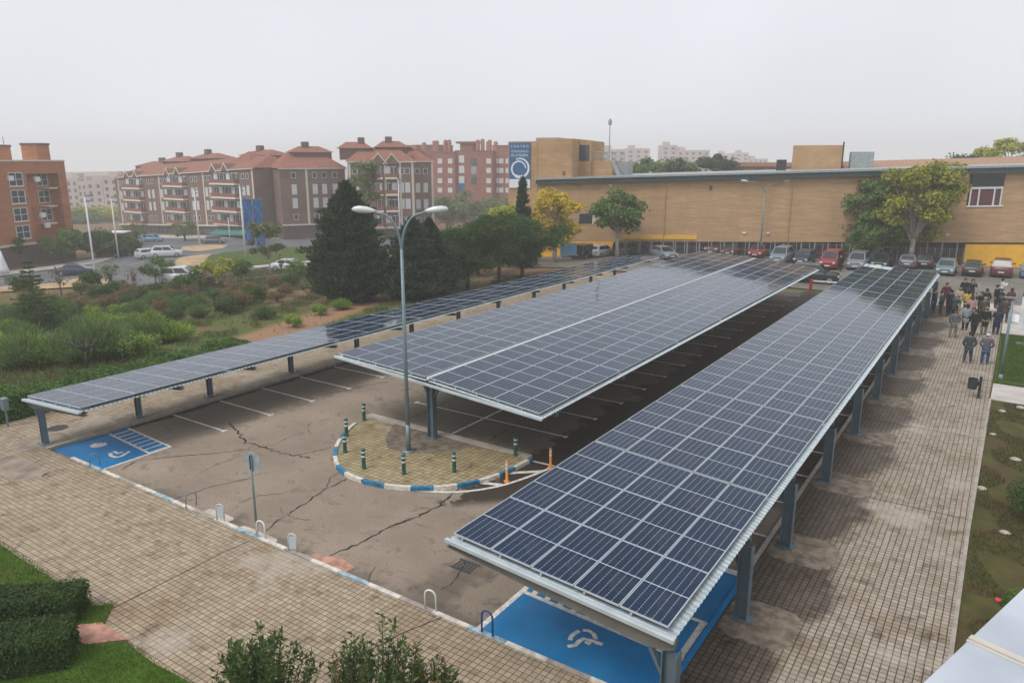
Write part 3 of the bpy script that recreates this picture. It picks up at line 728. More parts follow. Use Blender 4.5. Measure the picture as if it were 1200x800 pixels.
# round sign seen from behind
sx, sy = G(302, 632); t = thing('round_sign', 'round traffic sign seen from behind on a thin grey post at the front kerb', 'traffic sign', (sx, sy, .1), .25)
mb = MB(); mb.tube([(0, 0, 0), (0, 0, 2.62)], .035, 8); mb.build('pole', M['lampgrey'], t, True)
mb = MB(); pr = [(0, .02), (.3, .02), (.3, .0), (.0, .0)]
n = 28; vs = [(.3*math.cos(2*PI*k/n), yy, 2.42+.3*math.sin(2*PI*k/n)) for yy in (.04, .06) for k in range(n)]
mb.add(vs, [tuple(range(n)), tuple(range(2*n-1, n-1, -1))]+[(k, n+k, n+(k+1) % n, (k+1) % n) for k in range(n)])
vs = [(.3*math.cos(2*PI*k/n), .032, 2.42+.3*math.sin(2*PI*k/n)) for k in range(n)]+[(.27*math.cos(2*PI*k/n), .032, 2.42+.27*math.sin(2*PI*k/n)) for k in range(n)]
mb.add(vs, [(k, (k+1) % n, n+(k+1) % n, n+k) for k in range(n)], 0); mb.build('sign_disc', M['galv'], t)
mb = MB(); mb.box(-.02, -.04, 2.2, .02, .035, 2.64); mb.build('bracket', M['dark'], t)
# litter bin
bx, by = G(1146, 468); t = thing('litter_bin', 'black litter bin hung on a black post at the edge of the side walk', 'litter bin', (bx, by, .1), .3)
mb = MB(); mb.box(-.05, -.05, 0, .05, .05, 1.05); mb.box(-.12, -.12, 0, .12, .12, .02); mb.build('post', M['dark'], t)
mb = MB(); mb.lathe([(.17, .42), (.2, .45), (.215, .9), (.225, .93), (.2, .93), (.19, .6), (.02, .58)], (-.32, 0, 0), 16); mb.box(-.14, -.02, .6, -.04, .02, .8); mb.build('bin_body', M['dark'], t)
# bollards of the island
BL = [((427, 495), 'at the back left end of the island kerb'), ((403, 514), 'second from the back, on the left of the island'), ((401, 533.5), 'at the left end of the curved island kerb'), ((423.5, 553), 'at the front left of the island'), ((472, 560), 'in front of the tall lamp'), ((533, 557.5), 'right of the tall lamp, at the island front'), ((607, 537), 'at the far right tip of the island')]
pr = [(.085, 0), (.09, .03), (.075, .06), (.07, .38), (.08, .40), (.08, .43), (.07, .45), (.07, .55), (.08, .57), (.08, .6), (.07, .62), (.075, .70), (.085, .73), (.085, .76), (.05, .79)]
for i, (p, d) in enumerate(BL):
    x, y = G(*p); cx, cy = x-IC[0], y-IC[1]
    k = math.hypot(cx/IA, cy/IB); k = .97 if i else 1
    if i == 0:
        b0 = thing('bollard', '', 'bollard'); q = MB(); q.lathe(pr, n=16); q.build('post', M['green_post'], b0, True)
        for z in (.47, .64, .25):
            if z == .25: continue
            q = MB(); q.lathe([(.0735, z-.012), (.0745, z-.01), (.0745, z+.045), (.0735, z+.047)], n=16); q.build('reflective_band', M['white'], b0)
        o = b0
    else: o = copy_tree(b0)
    o.location = (IC[0]+cx*k, IC[1]+cy*k, .1); o['label'] = 'green bollard with pale bands '+d; o['group'] = 'green bollards round the island'
CN = [((594, 564), 'nearest to the camera, touching the white arc line'), ((645, 548), 'right behind the corner of the near solar roof')]
for i, (p, d) in enumerate(CN):
    x, y = G(*p)
    if i == 0:
        c0 = thing('delineator_post', '', 'marker post'); q = MB(); q.lathe([(.12, 0), (.12, .03), (.05, .06), (.045, .78), (.03, .8)], n=12); q.build('post', M['orange'], c0, True)
        for z in (.48, .62): q = MB(); q.lathe([(.0465, z), (.0475, z+.005), (.0475, z+.095), (.0465, z+.1)], n=12); q.build('reflective_band', M['white'], c0)
        o = c0
    else: o = copy_tree(c0)
    o.location = (x, y, .0); o['label'] = 'slim orange marker post with white bands '+d; o['group'] = 'orange marker posts'
# hoop barriers on the front kerb
HOOP = [((124, 547), 'c', 'thin rusty bent cycle hoop at the corner of the left blue bay', 'left'), ((215, 604), 'c', 'leaning thin grey bent hoop, leftmost on the long front kerb', 0), ((263, 612), 'p', 'pale panelled hoop barrier left of the round sign', 0), ((309, 633), 'w', 'white hoop barrier right beside the round sign post', 0), ((342, 651), 'p', 'pale panelled hoop barrier next to the red slabs', 0), ((501, 722), 'w', 'white hoop barrier standing alone on the kerb left of the blue bay', 0), ((567, 751), 'b', 'dark blue hoop barrier at the corner of the near blue bay', 0)]
for p, k, lab, _ in HOOP:
    x, y = G(*p); y = 12.69; h = .56 if k != 'b' else .62; w = .16 if k != 'p' else .13
    t = thing('hoop_barrier', lab, 'hoop barrier', (x, y, .12), {'c': 1.2, 'p': .35, 'w': .15, 'b': 0}[k], 'hoops on the front kerb')
    mm = {'c': M['lampgrey'], 'p': M['trim'], 'w': M['white'], 'b': M['c_navy']}[k]
    if k == 'b': mm = simple('hoop_blue', (.01, .06, .28), .4)
    lean = .18 if k == 'c' else 0
    mb = MB(); pts = [(-w, lean, 0)]+[(-w*math.cos(PI*i/10), 0, h-w+w*math.sin(PI*i/10)) for i in range(11)]+[(w, lean, 0)]
    mb.tube(pts, .024 if k != 'c' else .018, 8); mb.build('hoop', mm, t, True)
    if k == 'p': mb = MB(); mb.box(-w+.02, -.012, .08, w-.02, .012, h-.1); mb.build('infill_plate', M['trim'], t)
# information board and small sign posts
x, y = G(18, 505); t = thing('control_box', 'small grey meter box on a post against the hedge by the low roof', 'meter box', (-34.7, 12.9, .1))
mb = MB(); mb.box(-.03, -.03, 0, .03, .03, .9); mb.build('post', M['lampgrey'], t)
mb = MB(); mb.box(-.17, -.1, .75, .17, .1, 1.25); mb.box(-.19, -.12, 1.25, .19, .12, 1.28); mb.build('box', M['lampgrey'], t)
# coping of the wall the camera looks over
ed = [G(1086, 800, 9.6), G(1200, 692, 9.6)]; e = Vector((ed[1][0]-ed[0][0], ed[1][1]-ed[0][1], 0)).normalized(); ang = math.atan2(e.y, e.x)
jt = G(1138, 747, 9.6)
t = thing('parapet_wall', 'pale blue grey metal coping of the near parapet wall, bottom right', 'parapet', (jt[0], jt[1], 0), ang)
mb = MB(); mb.box(.004, -1.25, 9.52, 6, .0, 9.6); mb.box(.004, -.012, 9.44, 6, .0, 9.517); mb.build('coping', M['zinc'], t)
mb = MB(); mb.box(-4, -1.25, 9.52, -.004, .0, 9.6); mb.box(-4, -.012, 9.44, -.004, .0, 9.517); mb.build('coping', M['zinc'], t)
mb = MB(); mb.box(-.014, -1.24, 9.50, .014, .004, 9.606); mb.box(-.032, -1.24, 9.598, -.022, .004, 9.604); mb.build('seam', M['zincseam'], t)
mb = MB(); mb.box(-4, -1.15, 0, 6, -.1, 9.515); mb.build('wall', M['ochre_brick2'], t)
# ================================================================== BUILDINGS
class Fac:
    "vertical facade plane through two points; local x along it, z up, y away from the camera"
    def __init__(s, A, B, k=0.):
        s.A = Vector(A); d = Vector((B[0]-A[0], B[1]-A[1], 0)); s.L = d.length; s.u = d.normalized(); s.ang = math.atan2(s.u.y, s.u.x); s.k = k
        s.nrm = Vector((-s.u.y, s.u.x, 0))
    def px(s, x, y, back=0.):
        "pixel to (along, height above A minus the slope)"
        d = Vector(ray(x, y)); o = Vector((0, 0, H)); P0 = s.A+s.nrm*back
        t = (P0-o).dot(s.nrm)/d.dot(s.nrm); p = o+d*t
        a = (p-s.A).dot(s.u); return a, p.z-s.A.z-s.k*a
    def root(s, name, label, cat, group=None): return thing(name, label, cat, s.A, s.ang, group)
def make_window(root, w, h, mull=1, cross=False, name='window', gm=None, fm=None, fr=.08):
    mb = MB()
    mb.box(0, -.03, 0, w, -.005, h, 1)
    for a in (0, w-fr): mb.box(a, -.08, 0, a+fr, -.031, h, 0)
    for b in (0, h-fr): mb.box(fr, -.08, b, w-fr, -.031, b+fr, 0)
    for i in range(mull): c = w*(i+1)/(mull+1); mb.box(c-fr*.4, -.075, fr, c+fr*.4, -.032, h-fr, 0)
    if cross: mb.box(fr, -.072, h*.5-fr*.4, w-fr, -.033, h*.5+fr*.4, 0)
    return mb.build(name, [fm or M['winframe'], gm or M['glass']], root)
def put(o, s, z, f, src, y=0.):
    c = src if src.get('used') is None else None
    if src.get('used') is None: src['used'] = 1; q = o
    else: q = o.copy(); COL.objects.link(q); q.parent = o.parent
    q.location = (s, y, z+f.k*s); return q
# ---- A: orange brick block on the left
f = Fac(D(-70, 318, 96), D(90, 306, 116)); f.k = 0
rt_ = f.root('apartment_building', 'orange brick apartment block at the left edge with square white framed windows', 'building')
aR, hR = f.px(75, 189.2); a0, h0 = f.px(9, 287); _, htop = f.px(40, 190)
# lean the top line slightly with the facade slope measured in the photo
base = -3.; 
W_ = []
rx0, rz0 = f.px(38, 255); rx1, rz1 = f.px(68, 203)
mb = MB()
mb.box(-20, 0, h0, rx0, 12, hR); mb.box(rx1, 0, h0, aR, 12, hR); mb.box(rx0, 0, rz1, rx1, 12, hR); mb.box(rx0, 0, h0, rx1, 12, rz0-3.5); mb.box(rx0, 1.6, rz0-3.5, rx1, 12, rz1)
mb.build('wall', M['orange_brick'], rt_)
mb = MB(); mb.box(-20, -.06, h0-.35, aR, -.0, h0-.02); mb.box(-20.1, -.1, hR+.002, aR+.1, 12.1, hR+.22); mb.build('cornice', M['cream'], rt_)
mb = MB(); mb.box(-20, .1, base, aR-.1, 11.9, h0-.352); mb.build('plinth', M['brown_base'], rt_)
ww = f.px(28, 217)[0]-f.px(11, 217)[0]
for i, (px, ys) in enumerate([(11, (218.5, 239, 260, 280.5))]):
    for y in ys:
        s_, z_ = f.px(px+(y-218)*.147, y); w0 = make_window(rt_, ww*.98, 1.9, 1, True); w0.location = (s_, 0, z_)
        mb = MB(); mb.box(-.1, -.12, -.1, ww*.98+.1, -.0, -.003); mb.build('sill', M['cream'], w0)
ww2 = ww*.86
for y in (218, 238, 259): s_, z_ = f.px(43+(y-218)*.147, y, 1.6); w0 = make_window(rt_, ww2, 1.8, 1, True); w0.location = (s_, 1.6, z_)
for y in (221, 242, 262):
    s_, z_ = f.px(66, y); mb = MB(); mb.box(s_-1.2, -.02, z_, s_+.3, 1.59, z_+.18); mb.build('balcony_slab', M['cream'], rt_)
for px, y in ((8.5, 212), (40, 213), (46.5, 255), (52, 267)):
    s_, z_ = f.px(px, y); mb = MB(); mb.box(s_, -.35, z_, s_+.8, -.0, z_+.7); mb.build('air_conditioner', M['winframe'], rt_)
for px0, px1, y in ((42, 57, 170), (-6, 12, 172)):
    s0, z0 = f.px(px0, y, 4); s1, _ = f.px(px1, y, 4); mb = MB(); mb.box(s0, 4, hR+.2, s1, 7, z0); mb.box(s0-.1, 3.9, z0, s1+.1, 7.1, z0+.3, 1); mb.build('chimney', [M['orange_brick'], M['brown_base']], rt_)
mb = MB(); s0, z0 = f.px(3, 160, 5); mb.tube([(s0, 5, hR), (s0, 5, z0)], .05, 6); mb.build('antenna', M['lampgrey'], rt_)
# ---- generic brown apartment block
def hip(mb, x0, x1, y0, y1, z0, z1, inset, m=0, ov=.4):
    x0 -= ov; x1 += ov; y0 -= ov; y1 += ov; ym = (y0+y1)/2
    mb.add([(x0, y0, z0), (x1, y0, z0), (x1, y1, z0), (x0, y1, z0), (x0+inset, ym, z1), (x1-inset, ym, z1)], [(0, 1, 5, 4), (2, 3, 4, 5), (1, 2, 5), (3, 0, 4), (3, 2, 1, 0)], m)
def gable_dormer(root, f, px, ye, hw):
    s_, z_ = f.px(px, ye); z = z_+f.k*s_; mb = MB()
    mb.add([(s_-hw, -.45, z), (s_+hw, -.45, z), (s_, -.45, z+hw*1.15), (s_-hw, 2.5, z), (s_+hw, 2.5, z), (s_, 2.5, z+hw*1.15)], [(0, 1, 2), (5, 4, 3), (0, 3, 4, 1), (1, 4, 5, 2), (2, 5, 3, 0)])
    d = mb.build('dormer', M['tile_side'], root); mb = MB(); q = .16
    for sg in (-1, 1):
        mb.add([(s_+sg*(hw+.2), -.55, z-.05), (s_+sg*(hw-.05), -.55, z-.05), (s_, -.55, z+hw*1.15-.1), (s_, -.55, z+hw*1.15+.22), (s_+sg*(hw+.2), -.46, z-.05), (s_+sg*(hw-.05), -.46, z-.05), (s_, -.46, z+hw*1.15-.1), (s_, -.46, z+hw*1.15+.22)], [(0, 1, 2, 3), (7, 6, 5, 4), (0, 3, 7, 4), (1, 0, 4, 5), (2, 1, 5, 6)])
    mb.build('dormer_trim', M['cream'], d)
def brown_block(root, f, xl, xr, ye, yb, depth, bal, wins, strips, dorm, attics, fl=4, roofh=2.9, end=True):
    """xl, xr: pixel columns; ye / yb: pixel rows of the eave and of the band above the ground floor, at xl"""
    s0, he = f.px(xl, ye); s1, _ = f.px(xr, ye); _, hb = f.px(xl, yb); fh = (he-hb)/fl; k = f.k
    mb = MB(); mb.k = k; mb.box(s0, 0, hb, s1, depth, he); mb.build('wall', M['brown_brick'], root)
    mb = MB(); mb.k = k; mb.box(s0, .25, hb-9, s1, depth-.1, hb-.21); mb.build('ground_floor', M['brown_base'], root)
    mb = MB(); mb.k = k; mb.box(s0-.1, -.25, hb-.2, s1+.1, .2, hb+.1); mb.box(s0-.3, -.42, he+.002, s1+.3, .1, he+.2); mb.build('cornice', M['cream'], root)
    mb = MB(); mb.k = k; hip(mb, s0, s1, 0, depth, he+.21, he+roofh, 3.5); mb.build('roof', M['tile'], root)
    for px in strips:
        a, _ = f.px(px, ye); mb = MB(); mb.k = k; mb.box(a-.22, -.1, hb+.11, a+.22, -.0, he-.0); mb.build('pilaster', M['cream'], root)
    P1 = [make_window(root, 1.0, 1.15, 0), {}]; P2 = [make_window(root, 1.0, 2.0, 1, True, gm=M['blind']), {}]
    use1 = use2 = 0
    for px in wins:
        for r in range(fl):
            a, _ = f.px(px, (ye+yb)/2); tall = r in (1, 2)
            if R.random() < .5 and tall: put(P2[0], a-.5, hb+fh*r+.55, f, P2[1])
            elif tall: put(P2[0], a-.5, hb+fh*r+.55, f, P2[1])
            else: put(P1[0], a-.5, hb+fh*r+1.0, f, P1[1])
    for st in (P1, P2):
        if 'used' not in st[1]: bpy.data.objects.remove(st[0])
    for (p0, p1) in bal:
        a, _ = f.px(p0, (ye+yb)/2); b, _ = f.px(p1, (ye+yb)/2); n = max(2, int((b-a)/1.5))
        for r in range(fl):
            z = hb+fh*r; mb = MB(); zz = k*(a+b)/2; last = r == fl-1
            mb.box(a, -1.15, z+.12+zz, b, -.0, z+.36+zz, 0); mb.box(a, -1.15, z+.361+zz, b, -1.03, z+1.12+zz, 1)
            for sg in (a, b-.12): mb.box(sg, -1.029, z+.361+zz, sg+.12, -.0, z+1.12+zz, 1)
            if r >= 1: mb.box(a-.05, -1.35, z-.02+zz, b+.05, -.0, z+.119+zz, 0)
            bo = mb.build('balcony', [M['cream'], M['redbal'], M['winframe']], root)
            mb = MB()
            for i in range(n):
                c = a+(b-a)*i/n+.12; d = a+(b-a)*(i+1)/n-.12; mb.box(c, -.06, z+.5+zz, d, -.002, z+2.45+zz, (i+r) % 3 == 0)
                mb.box((c+d)/2-.04, -.10, z+.5+zz, (c+d)/2+.04, -.061, z+2.45+zz, 2); mb.box(c, -.10, z+2.35+zz, d, -.062, z+2.5+zz, 2)
            mb.build('balcony_window', [M['glass'], M['blind'], M['winframe']], root)
    for px in dorm: gable_dormer(root, f, px, ye+(0), 1.45) if not isinstance(px, tuple) else gable_dormer(root, f, px[0], px[1], px[2])
    for (p0, p1, yt, bk) in attics:
        a, zt = f.px(p0, yt, bk); b, _ = f.px(p1, yt, bk); zt += k*a; wd = b-a
        mb = MB(); mb.box(a, bk, he+k*a+.5, b, bk+6, zt-1.3); mb.build('attic', M['tile_side'], root)
        mb = MB(); hip(mb, a, b, bk, bk+6, zt-1.28, zt, wd*.3, ov=.5); mb.build('attic_roof', M['tile'], root)
        mb = MB(); c = a+wd*R.choice((.3, .6)); mb.box(c, bk+2, zt-.6, c+1.4, bk+3.2, zt+.9); mb.build('chimney', M['brown_base'], root)
# ---- B
pl, pr_ = D(134, 262, 193), D(297, 264, 155)
f = Fac(pl, pr_); f.k = (pr_.z-pl.z)/f.L
rt_ = f.root('apartment_building', 'long brown brick apartment block with tiled roof and many balconies, left of the blue banner', 'building')
brown_block(rt_, f, 134, 297, 209, 262.5, 13, [(150, 170), (198, 221), (253, 282)], [143.5, 147.5, 176, 181, 191, 195.5, 227, 232, 243.5, 248, 287, 292], [138, 186, 238, 296], [(150, 208, 1.3), (160, 208, 1.3), (197, 206, 1.4), (209, 205, 1.4), (251, 201.5, 1.4), (265, 200.8, 1.4)], [(158, 190, 189, 7), (190, 214, 183, 8), (222, 250, 179.5, 8), (281, 314, 175.5, 8)])
# arcade with shop fronts
mb = MB(); s0 = f.px(150, 262)[0]; s1 = f.px(296, 262)[0]; n = 14
for i in range(n): a = s0+(s1-s0)*i/n; mb.box(a+.3, .1, -4.4+f.k*a, a+(s1-s0)/n-.3, .24, -.5+f.k*a)
mb.build('shop_front', M['glass'], rt_)
a = f.px(208, 262)[0]; mb = MB(); mb.box(a-1, -.02, -4.3+f.k*a, a+1.6, .09, -.6+f.k*a); mb.build('shop_door', simple('teal_door', (.03, .22, .18), .6), rt_)
a, b = f.px(255, 262)[0], f.px(295, 262)[0]; mb = MB(); mb.add([(a, -.3, -1.0+f.k*a), (b, -.3, -1+f.k*b), (b, -2.2, -1.7+f.k*b), (a, -2.2, -1.7+f.k*a), (a, -2.2, -2.0+f.k*a), (b, -2.2, -2+f.k*b)], [(0, 1, 2, 3), (3, 2, 5, 4)]); mb.build('awning', M['teal'], rt_)
# recessed linking wing between B and C
f2 = Fac(D(296, 264, 158), D(332, 264, 164)); f2.k = 0
rt_ = f2.root('apartment_building', 'narrow recessed wing with one column of balconies between the two brown blocks', 'building')
brown_block(rt_, f2, 297, 331, 199, 263, 12, [(314, 328)], [], [330.5], [(318, 200, 1.7)], [], roofh=3.8)
# ---- C1
f = Fac(D(330, 264, 151), D(403, 265, 157)); f.k = 0
rt_ = f.root('apartment_building', 'brown brick apartment block with white pilasters and tiled roof behind the big dark cypress', 'building')
brown_block(rt_, f, 327, 404, 198.5, 264, 14, [], [345.5, 370, 381, 393.5], [358.5], [], [(343, 388, 171, 5)], roofh=3.3)
f = Fac(D(404, 266, 149), D(487, 268, 152)); f.k = 0
rt_ = f.root('apartment_building', 'brown apartment block with two white gables and glazed balconies right of the poplar', 'building')
brown_block(rt_, f, 407, 486, 190.5, 268, 14, [(440, 449), (452, 466)], [417, 423, 471, 478], [409, 451, 468.5, 483], [(443, 192, 1.7), (459, 192.5, 1.7)], [(397, 434, 166, 5), (441, 477, 165, 6)], roofh=3.0)
f = Fac(D(486, 268, 160), D(508, 268, 162)); f.k = 0
rt_ = f.root('apartment_building', 'slim brown brick end block with windows in pairs beside the red brick building', 'building')
brown_block(rt_, f, 486, 507, 190, 267, 14, [], [490, 499], [506], [], [], roofh=3.6)
# ---- D: red brick building far behind
f = Fac(D(505, 262, 236), D(612, 262, 226)); rt_ = f.root('apartment_building', 'distant red brick apartment building with many round chimneys, left of the blue sign', 'building')
def h_at(px, y, b=0): return f.px(px, y, b)
segs = [(483, 513, 171, 6), (507, 533, 179, 0), (533, 566, 177.5, 1.2), (566, 577, 178, 0), (577, 625, 171.5, 2.5)]
for a, b, y, bk in segs:
    s0, z0 = f.px(a, y, bk); s1, _ = f.px(b, y, bk); mb = MB(); mb.box(s0, bk, -12, s1, bk+12, z0); mb.box(s0-.1, bk-.1, z0, s1+.1, bk+12.1, z0+.3, 1); mb.build('wall', [M['red_brick'], M['tile_side']], rt_)
s0, z0 = f.px(539, 166, 4); s1, _ = f.px(554, 166, 4); mb = MB(); mb.box(s0, 4, 12, s1, 9, z0-.1); mb.box(s0-1.2, 3.4, z0-.6, s1+1.2, 9.6, z0, 1); mb.build('roof_tower', [M['red_brick'], M['tile_side']], rt_)
for px, y in ((497, 168), (509, 166), (512, 166), (522, 165), (526.5, 165), (560, 165), (565.5, 164), (572, 167), (573.8, 165), (581, 167)):
    s0, z0 = f.px(px, y, 3); mb = MB(); mb.lathe([(.65, 10), (.65, z0), (.3, z0+.3)], (s0, 3, 0), 10); mb.build('chimney', M['red_brick'], rt_, True)
w0 = make_window(rt_, 1.5, 1.5, 0, gm=M['blind']); st = {}
for y in (189, 200, 212, 223):
    for px in (513, 525): put(w0, f.px(px, y)[0], f.px(px, y)[1]-.7, f, st)
    for px in (570, ): put(w0, f.px(px, y)[0], f.px(px, y)[1]-.7, f, st, 0)
    for px in (578.5, 584.5, 592.5): put(w0, f.px(px, y, 2.5)[0], f.px(px, y, 2.5)[1]-.7, f, st, 2.5)
for px, y, m in ((541, 187, 'blind'), (541, 199, 'blind'), (541, 211, 'blind'), (541, 219, 'bluecloth'), (555.5, 190, 'glass'), (555.5, 212, 'glass'), (555.5, 200, 'roofgrey')):
    s0, z0 = f.px(px-3.2, y, 1.2); s1, z1 = f.px(px+3.2, y+4, 1.2); mb = MB(); mb.box(s0, 1.08, z1, s1, 1.198, z0+1.2); mb.build('balcony_screen', M[m], rt_)
# ---- E: ochre brick hall with the blue sign
A = D(617, 290, 98.5); A.z = -1.6; Bq = G(1200, 313.5); f = Fac((A.x, A.y, A.z), (Bq[0], Bq[1], 0)); 
aL, hL = f.px(617, 214); aQ, hQ = f.px(1190, 199.5); f.k = (hQ-hL)/(aQ-aL); hT = f.px(900, 206.5)[1]
rt_ = f.root('ochre_hall', 'long blind ochre brick hall with yellow panels along the far car park', 'building')
k = f.k; XE = aQ+45
def fb(x0, y0, z0, x1, y1, z1, m, name, par=None): mb = MB(); mb.k = k; mb.box(x0, y0, z0, x1, y1, z1); return mb.build(name, m, par or rt_)
p = f.px; zb = lambda px, y: p(px, y)[1]
zlo = zb(900, 283.5)
aF0, aF1 = p(730, 280)[0], p(1131, 290)[0]
wx0, wz1 = p(1137, 208); wx1, wz0 = p(1173, 240.5)
fb(aL-2.5, 0, zlo, wx0, 22, hT, M['ochre_brick'], 'wall'); fb(wx1, 0, zlo, XE, 22, hT, M['ochre_brick'], 'wall')
fb(wx0, 0, zlo, wx1, 22, wz0, M['ochre_brick'], 'wall')
fb(aL-2.5, 0, -4, aF0, 21.9, zlo-.002, M['yellow'], 'yellow_panel'); fb(aF1, -.05, -4, XE, 21.9, zb(1160, 286.5), M['yellow'], 'yellow_panel')
a, b = p(730, 275)[0], p(817, 280)[0]; fb(a, -.12, zb(730, 280.3), b, -.002, zb(730, 275.5), M['yellow'], 'yellow_panel')
fb(aF0+.01, 1.0, -4, aF1-.01, 21.8, zlo-.002, M['purple'], 'recessed_wall')
for i in range(26):
    a = aF0+(aF1-aF0)*(i+.5)/26; fb(a-.06, .12, -3, a+.06, .24, zlo-.004, M['roofgrey'], 'post')
# roof edge band
aB0 = p(630, 211)[0]; fb(aB0, -.7, hT-.25, XE, -.004, hT+.28, M['roofband'], 'roof_band'); fb(aB0, -.95, hT+.285, XE, 22.2, hT+.5, M['roofgrey'], 'roof_edge')
# windows
fb(wx0+.2, .25, wz0, wx1, .4, hT-.12, M['glass'], 'window_glass'); mb = MB(); mb.k = k
for x in (wx0+.2, wx0+1.0, (wx0+wx1)/2+.8, wx1-.15): mb.box(x, .05, wz0, x+.14, .249, (wz0+hT)/2)
mb.box(wx0+.2, .04, (wz0+hT)/2-.1, wx1, .248, (wz0+hT)/2+.12); mb.box(wx0, -.1, wz0-.15, wx1+.2, .3, wz0-.002); mb.build('window_frame', M['winframe'], rt_)
fb(wx0+.35, .18, wz0+.1, wx1-.2, .247, (wz0+hT)/2-.15, simple('maroon_screen', (.12, .04, .05), .7), 'blind')
a, z1 = p(679, 250.5); b, z0 = p(694, 262); fb(a, -.03, z0, b, -.002, z1, M['glass'], 'window_glass'); fb(b, -.06, z0-.1, b+.5, -.003, z1+.1, M['cream'], 'window_frame')
# rain pipes
for px in (780, 927, 1085): a = p(px, 230)[0]; fb(a-.06, -.14, zlo, a+.06, -.02, hT-.12, M['ochre_brick2'], 'rain_pipe')
for px, y in ((716, 217), (900, 273), (872, 273), (1110, 275)): a, z_ = p(px, y); fb(a-.2, -.16, z_-.08, a+.2, -.003, z_+.1, M['winframe'], 'wall_lamp')
for px, y in ((833, 220), (661, 203), (1030, 230)): a, z_ = p(px, y); fb(a-.18, -.06, z_-.3, a+.18, -.003, z_+.25, M['brown_base'], 'vent')
# tower with the sign
aS0, aS1 = p(596, 200)[0], p(668, 200)[0]; zt = p(640, 164)[1]
mb = MB(); mb.k = 0; mb.box(aS0, -.1, -4, p(630, 200)[0], 9, zt+k*aS0); mb.build('tower_wall', M['ochre_brick2'], rt_)
mb = MB(); mb.box(p(630, 200)[0], -.05, hT+.3, p(670, 200, -.05)[0], 11, zt+k*aS0+.3); a1 = p(670, 200, 1)[0]; a2 = p(692, 200, 3.5)[0]
mb.box(a1, 3.5, hT+.3, a2, 11, zt+k*aS0+.1); mb.build('tower_wall', M['ochre_brick2'], rt_)
a, z1 = p(671, 170, 3.5); b, z0 = p(690.5, 188, 3.5); mb = MB(); mb.box(a+.1, 3.44, z0+k*a, b, 3.498, z1+k*a); mb.build('window_glass', M['glass'], rt_)
a, z1 = p(628, 161.5, 3); b, _ = p(654, 161, 3); mb = MB(); mb.box(a, 3, zt+k*a, b, 7, z1+k*a); mb.build('roof_plant', M['roofgrey'], rt_)
a, z1 = p(692, 188.5, 4); b, _ = p(718, 188.5, 4); c_, _ = p(735, 188, 6); mb = MB(); mb.box(a+.01, 4, hT+.3, b, 10, z1+k*a); mb.box(b, 6, hT+.3, c_, 10, z1+k*a-.1, 1); mb.build('stair_wall', [M['ochre_brick2'], M['roofgrey']], rt_)
mb = MB(); z = z1+k*a
for i in range(9): q = a+(c_-a)*i/8; mb.tube([(q, 4.2, z-.2), (q, 4.2, z+1.1)], .04, 5)
mb.tube([(a, 4.2, z+1.1), (c_, 4.2, z+1.1)], .05, 5); mb.tube([(a, 4.2, z+.6), (c_, 4.2, z+.6)], .04, 5); mb.tube([(b, 4, z-.1), (c_, 4, z-3.2)], .3, 6); mb.build('handrail', M['roofgrey'], rt_)
a, z1 = p(715, 142, 5); mb = MB(); mb.tube([(a, 5, z-3), (a, 5, z1+k*a)], [.1, .05], 6); mb.lathe([(.22, -.5), (.25, 0), (.1, .3)], (a, 5, z1+k*a), 8); mb.build('mast', M['roofgrey'], rt_)
# roof boxes
a, z1 = p(930, 170.5, 10); b, _ = p(988, 170.5, 10); mb = MB(); mb.box(a, 10, hT, b, 18, z1+k*a); mb.build('roof_block', M['ochre_brick2'], rt_)
mb = MB(); mb.box(b+.02, 10.5, hT, b+.2, 10.7, z1+k*a+.4); mb.build('flue', M['dark'], rt_)
a, z1 = p(998, 178, 11); b, _ = p(1025, 178, 11); mb = MB(); mb.box(a, 11, hT+k*a, b, 14, z1+k*a); mb.build('roof_plant', M['roofgrey'], rt_)
a, z1 = p(910, 190, 9); mb = MB(); mb.box(a, 9, hT, a+1.2, 10, z1+k*a+.3); mb.build('roof_vent', M['dark'], rt_)
a, z1 = p(990, 189.5, 13); b, z2 = p(1200, 184.5, 13); b += 40
mb = MB(); mb.add([(a, 13, hT), (b, 13, hT), (b, 13, z2+k*b-1), (a, 13, z1+k*a-1.), (a, 19, z1+k*a), (b, 19, z2+k*b), (b, 19, hT), (a, 19, hT)], [(0, 1, 2, 3), (3, 2, 5, 4), (4, 5, 6, 7), (0, 3, 4, 7), (1, 6, 5, 2)]); mb.build('rear_roof', M['tan_roof'], rt_)
# sign board (a thing of its own fixed to the tower)
a0_, zS1 = p(597.2, 167.5, -.1); a1_, zS0 = p(621.5, 219.5, -.1); zs = k*a0_
sg = f.root('wall_sign', 'tall blue wall sign with white ring emblem and lettering on the ochre tower', 'sign')
mb = MB(); zq = p(610, 209.5, -.1)[1]; mb.box(a0_, -.25, zq+zs, a1_, -.12, zS1+zs, 0); mb.box(a0_, -.25, zS0+zs, a1_, -.12, zq+zs-.002, 1); mb.build('board', [M['signblue'], M['signwhite']], sg)
sw = a1_-a0_
mb = MB(); cx, cz = a0_+sw*.46, (zq+zs)+sw*.45
def arcband(c0, c1, r, t0, t1, w0, w1, n=40, yy=-.265):
    vs = []
    for i in range(n+1):
        fr = i/n; t = t0+(t1-t0)*fr; w = w0+(w1-w0)*fr; rr_ = r if not callable(r) else r(fr)
        for q in (rr_-w/2, rr_+w/2): vs.append((c0+q*math.cos(t), yy, c1+q*math.sin(t)))
    mb.add(vs, [(2*i, 2*i+1, 2*i+3, 2*i+2) for i in range(n)])
arcband(cx, cz, lambda q: sw*(.34+.14*q), math.radians(15), math.radians(-350+90), sw*.03, sw*.13, yy=-.265) if False else None
arcband(cx, cz, sw*.335, math.radians(5), math.radians(300), sw*.05, sw*.10)
